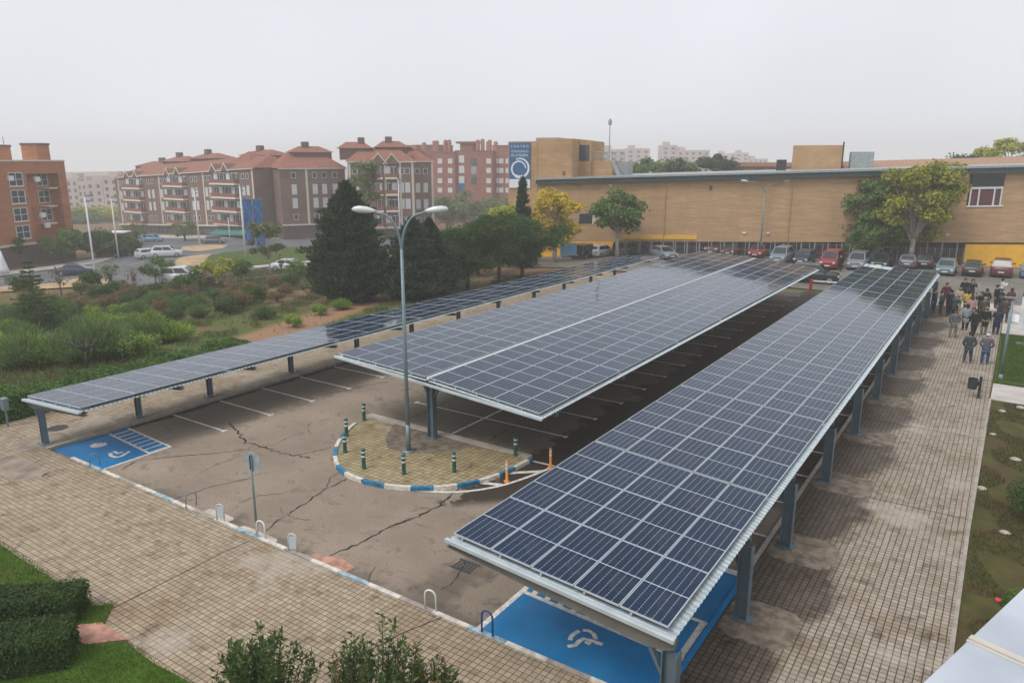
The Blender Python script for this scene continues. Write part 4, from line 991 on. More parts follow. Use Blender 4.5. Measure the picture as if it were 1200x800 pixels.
arcband(cx+sw*.06, cz+sw*.04, lambda q: sw*(.40+.02*q), math.radians(-125), math.radians(118), sw*.13, sw*.05, yy=-.267)
mb.build('emblem', M['signwhite'], sg)
def text(s, x, z, w, h, par, m, y=-.27, name='lettering'):
    cu = bpy.data.curves.new(name, 'FONT'); cu.body = s; cu.size = 1; cu.align_x = 'CENTER'; cu.extrude = .0; o = bpy.data.objects.new(name, cu); COL.objects.link(o)
    bpy.context.view_layer.update(); dg = bpy.context.evaluated_depsgraph_get(); me = bpy.data.meshes.new_from_object(o.evaluated_get(dg)); bpy.data.objects.remove(o)
    xs = [v.co.x for v in me.vertices]; ys = [v.co.y for v in me.vertices]; kx = w/(max(xs)-min(xs)); kz = h/max(.01, max(ys)-min(ys)); x0 = (max(xs)+min(xs))/2; y0 = min(ys)
    for v in me.vertices: v.co = ((v.co.x-x0)*kx, 0, (v.co.y-y0)*kz)
    me.materials.append(m); o = bpy.data.objects.new(name, me); COL.objects.link(o); o.parent = par; o.location = (x, y, z); return o
zt_ = zS1+zs; xc = (a0_+a1_)/2
text('C E N T R O', xc, zt_-.55*sw*.26*1.5, sw*.84, sw*.11, sg, M['signwhite']); text('TECNOLÓGICO', xc, zt_-sw*.42, sw*.82, sw*.12, sg, M['signwhite']); text('DE LA MADERA', xc, zt_-sw*.60, sw*.82, sw*.11, sg, M['signwhite'])
# right-hand far building piece and rust roof behind left of the roof block
f3 = Fac(D(855, 195, 150), D(930, 195, 150)); r3 = f3.root('low_building', 'low orange roofed building just behind the hall roof, left of the orange roof block', 'building')
s0, z0 = f3.px(855, 190.5); s1, _ = f3.px(930, 190.5); mb = MB(); mb.box(s0, 0, -8, s1, 10, z0-.8); mb.build('wall', M['orange_brick'], r3); mb = MB(); mb.box(s0-.5, -.5, z0-.8, s1+.5, 10.5, z0); mb.build('roof', M['tan_roof'], r3)
mb = MB(); [mb.box(s0+(s1-s0)*q, -.1, z0-3, s0+(s1-s0)*q+1.6, -.002, z0-1.2) for q in (.1, .4, .62)]; mb.build('window', M['glass'], r3)
# ---- far blocks in the mist
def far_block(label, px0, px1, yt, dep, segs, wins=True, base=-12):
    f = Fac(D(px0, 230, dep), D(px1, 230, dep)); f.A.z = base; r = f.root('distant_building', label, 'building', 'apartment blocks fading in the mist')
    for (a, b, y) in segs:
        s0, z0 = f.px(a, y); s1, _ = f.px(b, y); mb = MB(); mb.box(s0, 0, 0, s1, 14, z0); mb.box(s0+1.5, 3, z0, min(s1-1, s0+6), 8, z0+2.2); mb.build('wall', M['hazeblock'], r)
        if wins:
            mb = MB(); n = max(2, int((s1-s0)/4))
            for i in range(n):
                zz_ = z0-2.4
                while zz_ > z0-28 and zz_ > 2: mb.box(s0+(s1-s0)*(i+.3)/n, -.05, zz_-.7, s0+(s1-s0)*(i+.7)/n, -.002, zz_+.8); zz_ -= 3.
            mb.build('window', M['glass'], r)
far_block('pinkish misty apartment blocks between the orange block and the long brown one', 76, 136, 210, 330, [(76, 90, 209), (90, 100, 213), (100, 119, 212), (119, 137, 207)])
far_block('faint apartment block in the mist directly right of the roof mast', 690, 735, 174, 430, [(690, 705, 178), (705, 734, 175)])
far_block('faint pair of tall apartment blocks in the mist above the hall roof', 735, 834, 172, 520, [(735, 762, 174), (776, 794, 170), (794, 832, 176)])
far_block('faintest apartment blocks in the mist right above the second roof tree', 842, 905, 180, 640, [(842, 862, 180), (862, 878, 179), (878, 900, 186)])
# ================================================================== STREETS ON THE LEFT
TP = lambda pts: [tuple(T(*p))[:2] for p in pts]
drape('street', TP([(-60, 352), (-60, 330), (0, 324.5), (60, 317), (112, 310), (146, 300), (164, 291), (158, 283), (150, 279.5), (330, 280.5), (375, 281), (470, 276), (600, 262), (660, 262), (640, 270), (560, 282), (480, 292), (380, 316), (366, 317.5), (236, 335), (150, 338), (110, 333), (60, 333), (0, 337)]), M['road'], .08)
drape('street_pavement', TP([(0, 320), (0, 324), (60, 316.5), (112, 309.5), (146, 299.5), (163, 291), (157, 283.5), (152, 290), (135, 299), (105, 305), (55, 313)]), M['side'], .12)
drape('street_pavement', TP([(150, 276), (150, 279.3), (375, 280.7), (375, 276.5)]), M['side'], .12)
drape('street_pavement', TP([(236, 333.5), (236, 336), (368, 319), (367, 317)]), M['side'], .14)
drape('verge', TP([(0, 337), (0, 343), (60, 339), (112, 336), (150, 336), (120, 328), (105, 324), (60, 333)]), M['ochre'], .11)
drape('verge', TP([(206, 312), (203, 308), (210, 303), (232, 300), (248, 298.5), (242, 306), (236, 313.5)]), M['ochre'], .15)
drape('roundabout_lawn', TP([(236, 313), (244, 302), (262, 297), (300, 293), (366, 289), (372, 300), (366, 306), (300, 312)]), M['lawn_far'], .16)
drape('verge', TP([(211, 294), (214, 290), (240, 287.5), (268, 288), (262, 292), (232, 296)]), M['ochre'], .15)
drape('verge', TP([(296, 313), (366, 306.5), (366, 308.5), (300, 315.5)]), M['side'], .17)
mb = MB()
for pts in ([(0, 331), (60, 325), (110, 318), (150, 312), (190, 303)], [(165, 286), (240, 285), (330, 284.5), (372, 285)], [(240, 325), (300, 318), (366, 311.5)]):
    Q = [T(*p) for p in pts]
    for a, b in zip(Q[:-1], Q[1:]):
        n = max(1, int((b-a).length/6))
        for i in range(n):
            c = a.lerp(b, i/n); d = a.lerp(b, (i+.45)/n); t = (d-c).normalized(); nn = Vector((-t.y, t.x, 0))*.07
            mb.quad(*[(p.x, p.y, gz(p.x, p.y)+.13) for p in (c+nn, c-nn, d-nn, d+nn)])
mb.build('lane_markings', M['mark'])['kind'] = 'structure'
# ================================================================== VEGETATION
def rot_leaves(P_, N_, w, l, rng=NP, flat=False):
    "rhombus leaves at points P with rough axis N"
    n = len(P_); A = N_/np.maximum(1e-6, np.linalg.norm(N_, axis=1, keepdims=True))
    if flat:   # N is the way the leaf blade faces
        Q = A+rng.normal(size=(n, 3))*.35; r0 = rng.normal(size=(n, 3)); A = np.cross(Q, r0); A /= np.maximum(1e-6, np.linalg.norm(A, axis=1, keepdims=True)); B = np.cross(Q, A); B /= np.maximum(1e-6, np.linalg.norm(B, axis=1, keepdims=True))
        w = np.asarray(w).reshape(-1, 1) if np.ndim(w) else w; l = np.asarray(l).reshape(-1, 1) if np.ndim(l) else l
        return np.stack([P_-A*l*.5, P_+B*w*.5, P_+A*l*.5, P_-B*w*.5], axis=1)
    r = rng.normal(size=(n, 3)); B = np.cross(A, r); B /= np.maximum(1e-6, np.linalg.norm(B, axis=1, keepdims=True))
    w = np.asarray(w).reshape(-1, 1) if np.ndim(w) else w; l = np.asarray(l).reshape(-1, 1) if np.ndim(l) else l
    V = np.stack([P_-A*l*.5, P_+B*w*.5-A*l*.05, P_+A*l*.5, P_-B*w*.5-A*l*.05], axis=1)
    return V
def limb_tree(root, h, trunk_r, crown, leaf, n, ls, bark, trunk_h=None, seed=0, clump=.9, nclump=26, fork=5, droop=.3, asp=.7):
    """crown: (cx, cy, cz, rx, ry, rz) list of ellipsoids in metres above the base"""
    rng = np.random.default_rng(seed); rd = random.Random(seed)
    trunk_h = trunk_h or h*.35; cl = []
    wt = [e[3]*e[4]*e[5] for e in crown]
    for i in range(nclump):
        e = rd.choices(crown, wt)[0]
        d = Vector((rd.gauss(0, 1), rd.gauss(0, 1), rd.gauss(0, 1))).normalized()*rd.uniform(.35, .95)**.6
        cl.append((Vector((e[0]+d.x*e[3], e[1]+d.y*e[4], e[2]+d.z*e[5])), clump*rd.uniform(.6, 1.25)))
    mb = MB(); top = Vector((rd.uniform(-.1, .1)*h*.2, 0, trunk_h))
    mb.tube([(0, 0, -.3), (0, 0, trunk_h*.4), tuple(top)], [trunk_r*1.25, trunk_r, trunk_r*.8], 8)
    mb.build('trunk', bark, root, True)
    lm = MB()
    for i, (c, r) in enumerate(cl):
        st = Vector((0, 0, trunk_h*rd.uniform(.75, 1))) if c.z > trunk_h*.8 else Vector((0, 0, max(.3, c.z*.8)))
        mid = st.lerp(c, .5)+Vector((0, 0, rd.uniform(.0, .12)*h)); rr0 = trunk_r*rd.uniform(.28, .5)
        lm.tube([tuple(st), tuple(mid), tuple(c)], [rr0, rr0*.6, rr0*.2], 5, cap=False)
    lm.build('limbs', bark, root, True)
    Vs = []
    per = n//nclump
    for c, r in cl:
        k = int(per*rd.uniform(.6, 1.3)); d = rng.normal(size=(k, 3)); d /= np.linalg.norm(d, axis=1, keepdims=True)
        rad = r*(rng.random((k, 1))**.45)*(1+.25*np.sin(d[:, :1]*5+d[:, 2:]*4))
        P_ = np.array(c)+d*rad*np.array([1.15, 1.15, .8]); N_ = d+rng.normal(size=(k, 3))*.8; N_[:, 2] -= droop
        if asp > .4: N_ = d*1.0+rng.normal(size=(k, 3))*.45; N_[:, 2] += .75
        Vs.append(rot_leaves(P_, N_, ls*asp*(.6+.8*rng.random(k)), ls*(.6+.8*rng.random(k)), rng, asp > .4))
    npmesh('crown', np.concatenate(Vs), leaf, root)
def cypress(root, h, rmax, leaf, n, ls, seed=0, prof=None, bark=None, lump=.3):
    rng = np.random.default_rng(seed); prof = prof or (lambda t: (min(1, (t+.04)/.18)**.6)*(1-t)**.75)
    mb = MB(); mb.tube([(0, 0, -.3), (0, 0, h*.55), (0, 0, h*.95)], [rmax*.08, rmax*.05, .02], 8); mb.build('trunk', bark or M['bark'], root, True)
    # boughs: upward sweeping sprays
    nb = int(n/42); Vs = []
    t = rng.random(nb)**1.1; a = rng.random(nb)*2*PI; tipf = .85+.35*rng.random(nb)**3
    pr = np.array([prof(x) for x in t])*rmax*(1-lump+2*lump*rng.random(nb))*(1+.12*np.sin(a*3+t*9))
    for i in range(nb):
        k = 42; s = rng.random(k)**.55; ra = pr[i]*(.3+.7*s)*tipf[i]
        z = t[i]*h+(s-.3)*h*.06+rng.normal(size=k)*h*.010; aa = a[i]+rng.normal(size=k)*.10
        P_ = np.stack([np.cos(aa)*ra, np.sin(aa)*ra, z+.15], 1); N_ = np.stack([np.cos(aa)*.8, np.sin(aa)*.8, .75+0*aa], 1)+rng.normal(size=(k, 3))*.35
        Vs.append(rot_leaves(P_, N_, ls*.35*(.6+.8*rng.random(k)), ls*(.6+.9*rng.random(k)), rng))
    npmesh('crown', np.concatenate(Vs), leaf, root)
def tiered_conifer(root, h, r, leaf, seed=0, tiers=13, ls=.22):
    rd = random.Random(seed); rng = np.random.default_rng(seed)
    mb = MB(); mb.tube([(0, 0, -.2), (0, 0, h*.6), (0, 0, h)], [.09, .05, .01], 7); mb.build('trunk', M['bark'], root, True)
    Vs = []; lm = MB()
    for i in range(tiers):
        t = i/tiers; z = h*(.22+.76*t); R0 = r*(1-t)**.85+.08
        for j in range(max(4, int(8*(1-t)+3))):
            a = rd.uniform(0, 2*PI); L = R0*rd.uniform(.65, 1.1); e = Vector((math.cos(a)*L, math.sin(a)*L, z+L*.12)); lm.tube([(0, 0, z), tuple(e)], [.02, .005], 4, cap=False)
            k = int(34*L)+8; s = rng.random(k)**.7; sd = rng.normal(size=k)*.16*L*(1-s*.5)
            P_ = np.stack([math.cos(a)*L*s-math.sin(a)*sd, math.sin(a)*L*s+math.cos(a)*sd, z+L*.12*s+rng.normal(size=k)*.04], 1)
            N_ = np.stack([math.cos(a)+0*s, math.sin(a)+0*s, .2+0*s], 1)+rng.normal(size=(k, 3))*.5
            Vs.append(rot_leaves(P_, N_, ls*.3, ls, rng))
    lm.build('limbs', M['bark'], root); npmesh('crown', np.concatenate(Vs), leaf, root)
TL = 'tree'
def tree_at(name, label, X, Y, group=None, z=None): return thing(name, label, TL, (X, Y, gz(X, Y) if z is None else z), R.uniform(0, 6), group)
# conifers behind the long low roof
p = T(412, 352); t = tree_at('cypress_tree', 'largest dark green conifer, broad and pointed, behind the long low solar roof', p.x, p.y)
cypress(t, zat(p.x, p.y, 221)-p.z, 3.95, M['leaf_dark'], 52000, .42, 11, prof=lambda q: (min(1, (q+.05)/.22)**.5)*(1-q)**.66*(1+.06*math.sin(q*20)), lump=.30)
p = T(470, 350); t = tree_at('cypress_tree', 'shorter dark conifer touching the right side of the largest one', p.x+1.5, p.y)
cypress(t, zat(p.x, p.y, 262)-p.z, 3.3, M['leaf_dark'], 30000, .42, 12, lump=.35)
p = T(505, 347); t = tree_at('cypress_tree', 'narrow dark conifer directly behind the tall double lamp', p.x, p.y)
cypress(t, zat(p.x, p.y, 262)-p.z, 2.6, M['leaf_dark'], 22000, .42, 13, lump=.38)
def pine(px, py, ytop, w, seed, label, n=26000, sq=.8, trunk=.3, leaf='leaf_pine', dx=0, X=None):
    p = T(px, py) if X is None else Vector((*X, gz(*X))); t = tree_at('pine_tree', label, p.x, p.y); h = zat(p.x, p.y, ytop)-p.z
    limb_tree(t, h, .2, [(0, 0, h*.62, w, w, h*.36), (w*.3, -w*.3, h*.5, w*.8, w*.8, h*.3)], M[leaf], n, .30, M['bark'], h*trunk, seed, 1.0, 34, asp=.28, droop=-.4)
pine(518, 341, 268, 2.9, 21, 'round headed green pine with a bare leaning trunk, right of the narrow dark conifer')
pine(548, 338, 258, 3.1, 22, 'bushy green pine in the middle of the tree row, behind the low roof')
pine(585, 333, 246, 3.3, 23, 'tall broad green pine left of the yellow leaved tree')
pine(612, 326, 250, 3.8, 24, 'grey green bushy pine standing in front of the yellow leaved tree', leaf='leaf_pine', n=30000)
pine(560, 322, 262, 2.8, 25, 'small pine half hidden behind the row of green pines', n=14000)
p = T(622, 318); t = tree_at('cypress_tree', 'slim dark cypress poking up under the blue sign', p.x-3, p.y+3); cypress(t, zat(p.x-3, p.y+3, 214)-gz(p.x-3, p.y+3), 1.3, M['leaf_dark'], 9000, .4, 14, prof=lambda q: (1-q)**.5)
p = T(632, 312); t = tree_at('autumn_tree', 'small yellow green tree behind the pines below the blue sign', p.x-6, p.y+3); h = zat(p.x-6, p.y+3, 240)-gz(p.x-6, p.y+3); limb_tree(t, h, .15, [(0, 0, h*.7, 2.6, 2.6, h*.28)], M['leaf_lime'], 7000, .32, M['bark'], h*.4, 31, .9, 16)
# the yellow and the green tree before the hall
def street_tree(name, label, X, Y, ytop, w, leaf, seed, n, lsz=.34, bark='bark_pale', lo=.34, ncl=28, ex=(), group=None, clump=1.0):
    t = tree_at(name, label, X, Y, group); b = gz(X, Y); h = zat(X, Y, ytop)-b; ch = h*(1-lo)/2
    limb_tree(t, h, .16*w/2.5+.04, [(0, 0, b*0+h*lo+ch, w, w, ch*1.0)]+[(a, b_, c*h, w*r, w*r, w*r) for a, b_, c, r in ex], M[leaf], n, lsz, M[bark], h*lo*1.15, seed, clump, ncl)
q = D(650, 296, 88); street_tree('autumn_tree', 'yellow leaved tree right of the pines in front of the yellow wall panel', q.x, q.y, 219, 3.3, 'leaf_yellow', 41, 12000, lo=.27)
q = D(723, 300, 90); street_tree('street_tree', 'round green tree with a pale trunk in front of the ochre brick wall', q.x, q.y, 222, 2.9, 'leaf_green', 42, 11000, lo=.36)
# the group of plane trees on the right
for px, dep, yt, w, sd, lab, lo in ((1066, 81, 183, 4.0, 43, 'tallest plane tree, yellowing, with a pale trunk behind the far parked cars', .22), (1102, 86, 187, 3.8, 44, 'plane tree with yellow green leaves at the right of the far tree group', .2), (1022, 84, 208, 3.4, 45, 'lower green plane tree at the left of the far tree group', .1)):
    q = D(px, 311, dep); street_tree('plane_tree', lab, q.x, q.y, yt, w, 'leaf_plane' if sd != 45 else 'leaf_green', sd, 25000, .34, lo=lo, ncl=44, group='plane trees before the hall', clump=1.05)
q = D(988, 300, 86); t = tree_at('bare_tree', 'thin reddish sparse tree left of the plane tree group', q.x, q.y); limb_tree(t, 4.6, .05, [(0, 0, 3.6, 1, 1, 1.)], M['leaf_brown'], 260, .25, M['bark'], 2.4, 46, .5, 10)
# trees beyond the hall roof
for px, yt, yb, w, dep, sd, lab, lf in ((762, 182, 205, 5.2, 150, 51, 'left round green tree rising behind the hall roof', 'leaf_green'), (787, 186, 205, 3.4, 152, 52, 'dark narrow tree between the two round trees behind the hall roof', 'leaf_dark'), (803, 190, 206, 4, 158, 53, 'low pale green tree behind the middle of the hall roof', 'leaf_green'), (836, 183, 205, 5, 146, 54, 'dark spreading pine rising behind the hall roof, right of the round green trees', 'leaf_dark'), (1183, 165, 190, 5.5, 130, 55, 'leafy tree top at the right end behind the rust coloured roof', 'leaf_lime'), (1132, 180, 190, 3, 128, 56, 'tiny tree top peeping over the rust coloured roof', 'leaf_dark')):
    q = D(px, yb, dep); X, Y = q.x, q.y; t = tree_at('roofline_tree', lab, X, Y); b = gz(X, Y); h = zat(X, Y, yt)-b; limb_tree(t, h, .3, [(0, 0, h-2.6, w, w*.8, 2.6)], M[lf], 5200, .55, M['bark'], h*.6, sd, 1.3, 20)
# tall grey poplar before building C and the trees of the far street
q = D(430, 300, 118); t = tree_at('poplar_tree', 'tall thin grey green poplar rising above the dark conifers against the brown block', q.x, q.y); h = zat(q.x, q.y, 178)-gz(q.x, q.y); limb_tree(t, h, .25, [(0, 0, h*.62, 2.7, 2.7, h*.38)], M['leaf_birch'], 6000, .4, M['bark_pale'], h*.3, 61, .9, 26)
for i, (px, yt, w) in enumerate(((524, 228, 5), (545, 226, 6), (566, 228, 5.5), (588, 231, 6))):
    q = D(px, 262, 190+6*i); t = tree_at('roadside_tree', ('first', 'second', 'third', 'fourth')[i]+' from the left of the hazy olive green trees below the red brick building', q.x, q.y, 'hazy trees below the red building'); b = gz(q.x, q.y); h = zat(q.x, q.y, yt)-b; limb_tree(t, h, .3, [(0, 0, h*.6, w, w, h*.4)], M['leaf_birch'], 3200, .7, M['bark'], h*.3, 70+i, 1.9, 18)
for i, (px, py, yt, w, dep, lf, lab) in enumerate(((118, 285, 243, 9, 250, 'leaf_lime', 'large hazy yellow green tree between the orange block and the long brown block'), (98, 285, 250, 8, 240, 'leaf_green', 'hazy green tree right beside the orange block'),)):
    q = D(px, py, dep); t = tree_at('hazy_tree', lab, q.x, q.y); b = gz(q.x, q.y); h = zat(q.x, q.y, yt)-b; limb_tree(t, h, .4, [(0, 0, h*.55, w, w, h*.45)], M[lf], 6000, .8, M['bark'], h*.3, 80+i, 2.2, 22)
for i, (px, py, yt, w, lf, lab) in enumerate(((76, 309, 266, 2.7, 'leaf_green', 'round dark green tree in front of the orange block'), (118, 302, 271, 3.3, 'leaf_pine', 'dark green tree behind the first white mast'), (143, 300, 277, 2.6, 'leaf_pine', 'low dark green tree at the foot of the second white mast'), (6, 312, 268, 2.8, 'leaf_pine', 'dark green tree cut by the left edge of the picture'), (160, 287, 262, 2.4, 'leaf_birch', 'bare looking brownish tree before the left end of the long brown block'), (217, 283, 258, 2.6, 'leaf_birch', 'thin brownish tree in front of the green shop door'))):
    p = T(px, py); t = tree_at('garden_tree', lab, p.x, p.y); h = zat(p.x, p.y, yt)-p.z; limb_tree(t, h, .2, [(0, 0, h*.6, w, w, h*.38)], M[lf], 9000 if i < 4 else 1500, .36, M['bark'], h*.25, 90+i, .95, 24)
# young trees on the bank
for i, (px, py, yt, w, lf, lab, n) in enumerate(((257, 336, 295, 2.0, 'leaf_lime', 'small yellow green tree beside the street, left of the birch', 2600), (317, 324, 253, 2.4, 'leaf_birch', 'slender birch with sparse pale leaves beside the blue banner', 5200), (183, 334, 298, 1.9, 'leaf_green', 'small dark green tree in front of the white car on the street', 2400), (131, 338, 306, .9, 'leaf_birch', 'thin sapling with few leaves left of the small dark tree', 420), (218, 345, 322, 1.5, 'leaf_pine', 'round dark bush tree half covering the white van', 2600), (157, 338, 311, .8, 'leaf_brown', 'almost bare thin sapling on the verge', 120), (72, 345, 308, .9, 'leaf_brown', 'bare sapling right of the tiered conifer', 120), (330, 322, 296, .6, 'leaf_brown', 'thin bare sapling right of the slender birch', 60), (236, 336, 308, 1.0, 'leaf_birch', 'small sparse sapling left of the yellow green tree', 600), (283, 330, 303, 1.3, 'leaf_green', 'low dark bushy tree between the yellow green tree and the birch', 1800), (108, 341, 318, 1.2, 'leaf_pine', 'low dark bushy tree below the first white mast', 1800), (28, 350, 322, 1.3, 'leaf_pine', 'low dark bushy tree left of the tiered conifer', 1800), (350, 326, 306, 1.1, 'leaf_green', 'low green bushy tree between the birch and the biggest conifer', 1500))):
    p = T(px, py); t = tree_at('young_tree', lab, p.x, p.y); h = zat(p.x, p.y, yt)-p.z; limb_tree(t, h, .07, [(0, 0, h*.64, w, w, h*.34)], M[lf], n, .24, M['bark'] if i != 1 else M['bark_pale'], h*.32, 100+i, .55, 20)
p = T(46, 392); t = tree_at('young_conifer', 'young conifer with open tiers of branches on the bank at the left', p.x, p.y); tiered_conifer(t, zat(p.x, p.y, 301)-p.z, 1.7, M['leaf_pine'], 5)
p = T(104, 440); t = tree_at('bare_tree', 'small black leafless pollarded tree behind the low solar roof', p.x, p.y); h = zat(p.x, p.y, 391)-p.z
mb = MB(); mb.tube([(0, 0, 0), (.05, 0, h*.35), (-.03, 0, h*.62)], [.07, .055, .06], 7); mb.build('trunk', M['dark'], t, True); mb = MB()
for i in range(11):
    a = i*.57; L = .45+.2*(i % 3); mb.tube([(-.03, 0, h*.6), (math.cos(a)*L*.6, math.sin(a)*L*.6, h*.72), (math.cos(a)*L, math.sin(a)*L, h*(.86+.05*(i % 3)))], [.035, .03, .012], 5)
mb.build('limbs', M['dark'], t, True)
M['leaf_olive2'] = leafm('leaf_tuft', (.10, .085, .035), (.14, .15, .05), (.22, .22, .08), .5)
# ---- shrubs of the bank: a few kinds, each copied, named by row and order
def broom(name, rad, h, leaf, n, seed):
    rng = np.random.default_rng(seed); t = thing(name, '', 'shrub'); k = n
    a = rng.random(k)*2*PI; sp = rng.random(k)**.7; el = rng.random(k)
    th = sp*1.25; L = h*(.75+.35*rng.random(k))*(1-.2*sp); s = .25+.75*el
    o = np.stack([np.cos(a)*rad*.25*sp, np.sin(a)*rad*.25*sp, 0*a], 1); d = np.stack([np.cos(a)*np.sin(th)*rad/h*1.1, np.sin(a)*np.sin(th)*rad/h*1.1, np.cos(th*.85)], 1)
    P_ = o+d*(L*s)[:, None]; P_ += rng.normal(size=P_.shape)*.03
    V = rot_leaves(P_, d+rng.normal(size=P_.shape)*.18, .035+.02*rng.random(k), .30*(.6+.8*rng.random(k)), rng)
    npmesh('foliage', V, leaf, t)
    mb = MB()
    for i in range(7): b = i*.9; mb.tube([(0, 0, -.1), (math.cos(b)*rad*.3, math.sin(b)*rad*.3, h*.5)], [.025, .008], 4, cap=False)
    mb.build('stems', M['bark'], t); return t
def leafy(name, rad, h, leaf, n, seed, ls=.11, ncl=14, cl=.35, asp=.55):
    rng = np.random.default_rng(seed); rd = random.Random(seed); t = thing(name, '', 'shrub'); Vs = []
    for i in range(ncl):
        u = rd.uniform(0, 6.28); q = rd.random()**.6; c = np.array([math.cos(u)*rad*.65*q, math.sin(u)*rad*.65*q, h*rd.uniform(.35, .75)]); k = n//ncl; d = rng.normal(size=(k, 3)); d /= np.linalg.norm(d, axis=1, keepdims=True)
        Vs.append(rot_leaves(c+d*(rng.random((k, 1))**.5)*cl*rad*np.array([1, 1, .9*h/rad]), d+rng.normal(size=(k, 3))*.5+np.array([0, 0, .7]), ls*asp, ls*(.6+.8*rng.random(k)), rng, True))
    V = np.concatenate(Vs); V[:, :, 2] = np.maximum(V[:, :, 2], .01); npmesh('foliage', V, leaf, t)
    mb = MB()
    for i in range(6): b = i*1.05; mb.tube([(0, 0, -.1), (math.cos(b)*rad*.4, math.sin(b)*rad*.4, h*.6)], [.025, .008], 4, cap=False)
    mb.build('stems', M['bark'], t); return t
KINDS = {'broom': lambda: broom('broom_shrub', 1.05, 1.35, M['leaf_broom'], 3000, 1), 'bright': lambda: leafy('leafy_shrub', .95, 1.1, M['leaf_broom2'], 2600, 2), 'dark': lambda: leafy('leafy_shrub', 1.0, 1.2, M['leaf_pine'], 2600, 3), 'dry': lambda: leafy('dry_shrub', .95, 1.0, M['leaf_brown'], 1700, 4, .10), 'broom2': lambda: broom('broom_shrub', .9, 1.1, M['leaf_broom2'], 2600, 6)}
KW = {'broom': 'grey green broom like shrub', 'bright': 'bright leafy green shrub', 'dark': 'dark leafy shrub', 'dry': 'brown dry twiggy shrub', 'broom2': 'fresh green broom like shrub'}
proto = {}
ROWS = [('row right behind the hedge', 432, 402, 10, [('broom', 3), ('broom2', 2), ('bright', 1)], (0, 175), 1.3),
        ('second row of the bank', 415, 385, 11, [('broom', 3), ('bright', 2), ('broom2', 1)], (5, 235), 1.0),
        ('third row of the bank', 395, 372, 12, [('broom', 2), ('bright', 2), ('dark', 1), ('broom2', 1)], (0, 290), 1.0),
        ('fourth row of the bank', 378, 362, 12, [('dark', 2), ('bright', 1), ('broom', 2), ('dry', 1)], (0, 300), 1.0),
        ('fifth row of the bank', 366, 353, 12, [('dark', 2), ('dry', 2), ('broom', 1)], (0, 335), 1.0),
        ('sixth row of the bank', 356, 345, 12, [('dry', 3), ('dark', 2)], (20, 345), 1.0),
        ('row nearest the street', 347, 337, 12, [('dark', 2), ('dry', 3)], (80, 350), .95)]
ORD = ['first', 'second', 'third', 'fourth', 'fifth', 'sixth', 'seventh', 'eighth', 'ninth', 'tenth', 'eleventh', 'twelfth']
def on_track(x, y): return abs(x+.33*y+30.4) < 2.7 and 22 < y < 56
for rname, yl, yr, n, ks, (xa_, xb_), scl in ROWS:
    order = []
    for i in range(n):
        px = xa_+(xb_-xa_)*(i+.5)/n+R.uniform(-5, 5); py = yl+(yr-yl)*(px/350)+R.uniform(-3, 3)
        if px > 205 and py > 380-(px-205)*.1: continue
        p = T(px, py)
        if on_track(p.x, p.y): continue
        kind = R.choices([k_[0] for k_ in ks], [k_[1] for k_ in ks])[0]
        if px > 230 and R.random() < .5: kind = 'dry'
        order.append((px, p, kind))
    for i, (px, p, kind) in enumerate(order):
        if kind not in proto: proto[kind] = KINDS[kind](); o = proto[kind]
        else: o = copy_tree(proto[kind])
        o.location = p; o.rotation_euler = (0, 0, R.uniform(0, 6)); s_ = scl*R.uniform(.95, 1.5); o.scale = (s_*R.uniform(.9, 1.15), s_, s_*R.uniform(.8, 1.15))
        o['label'] = KW[kind]+', '+ORD[i]+' from the left in the '+rname; o['group'] = 'shrubs on the planted bank'
EX = [(233, 372, 'broom', 'grey green shrub standing alone left of the dirt track'), (310, 373, 'broom', 'rounded grey green shrub standing alone on the bare dirt'), (375, 369, 'bright', 'bright green shrub at the end of the dirt track beside the conifer'), (345, 383, 'bright', 'low bright green shrub between the dirt track and the low roof'), (400, 362, 'broom2', 'fresh green shrub at the foot of the largest conifer')]
for px, py, kind, lab in EX:
    o = copy_tree(proto[kind]); o.location = T(px, py); s_ = .95; o.scale = (s_, s_, s_*.85); o['label'] = lab; o['group'] = 'shrubs on the planted bank'
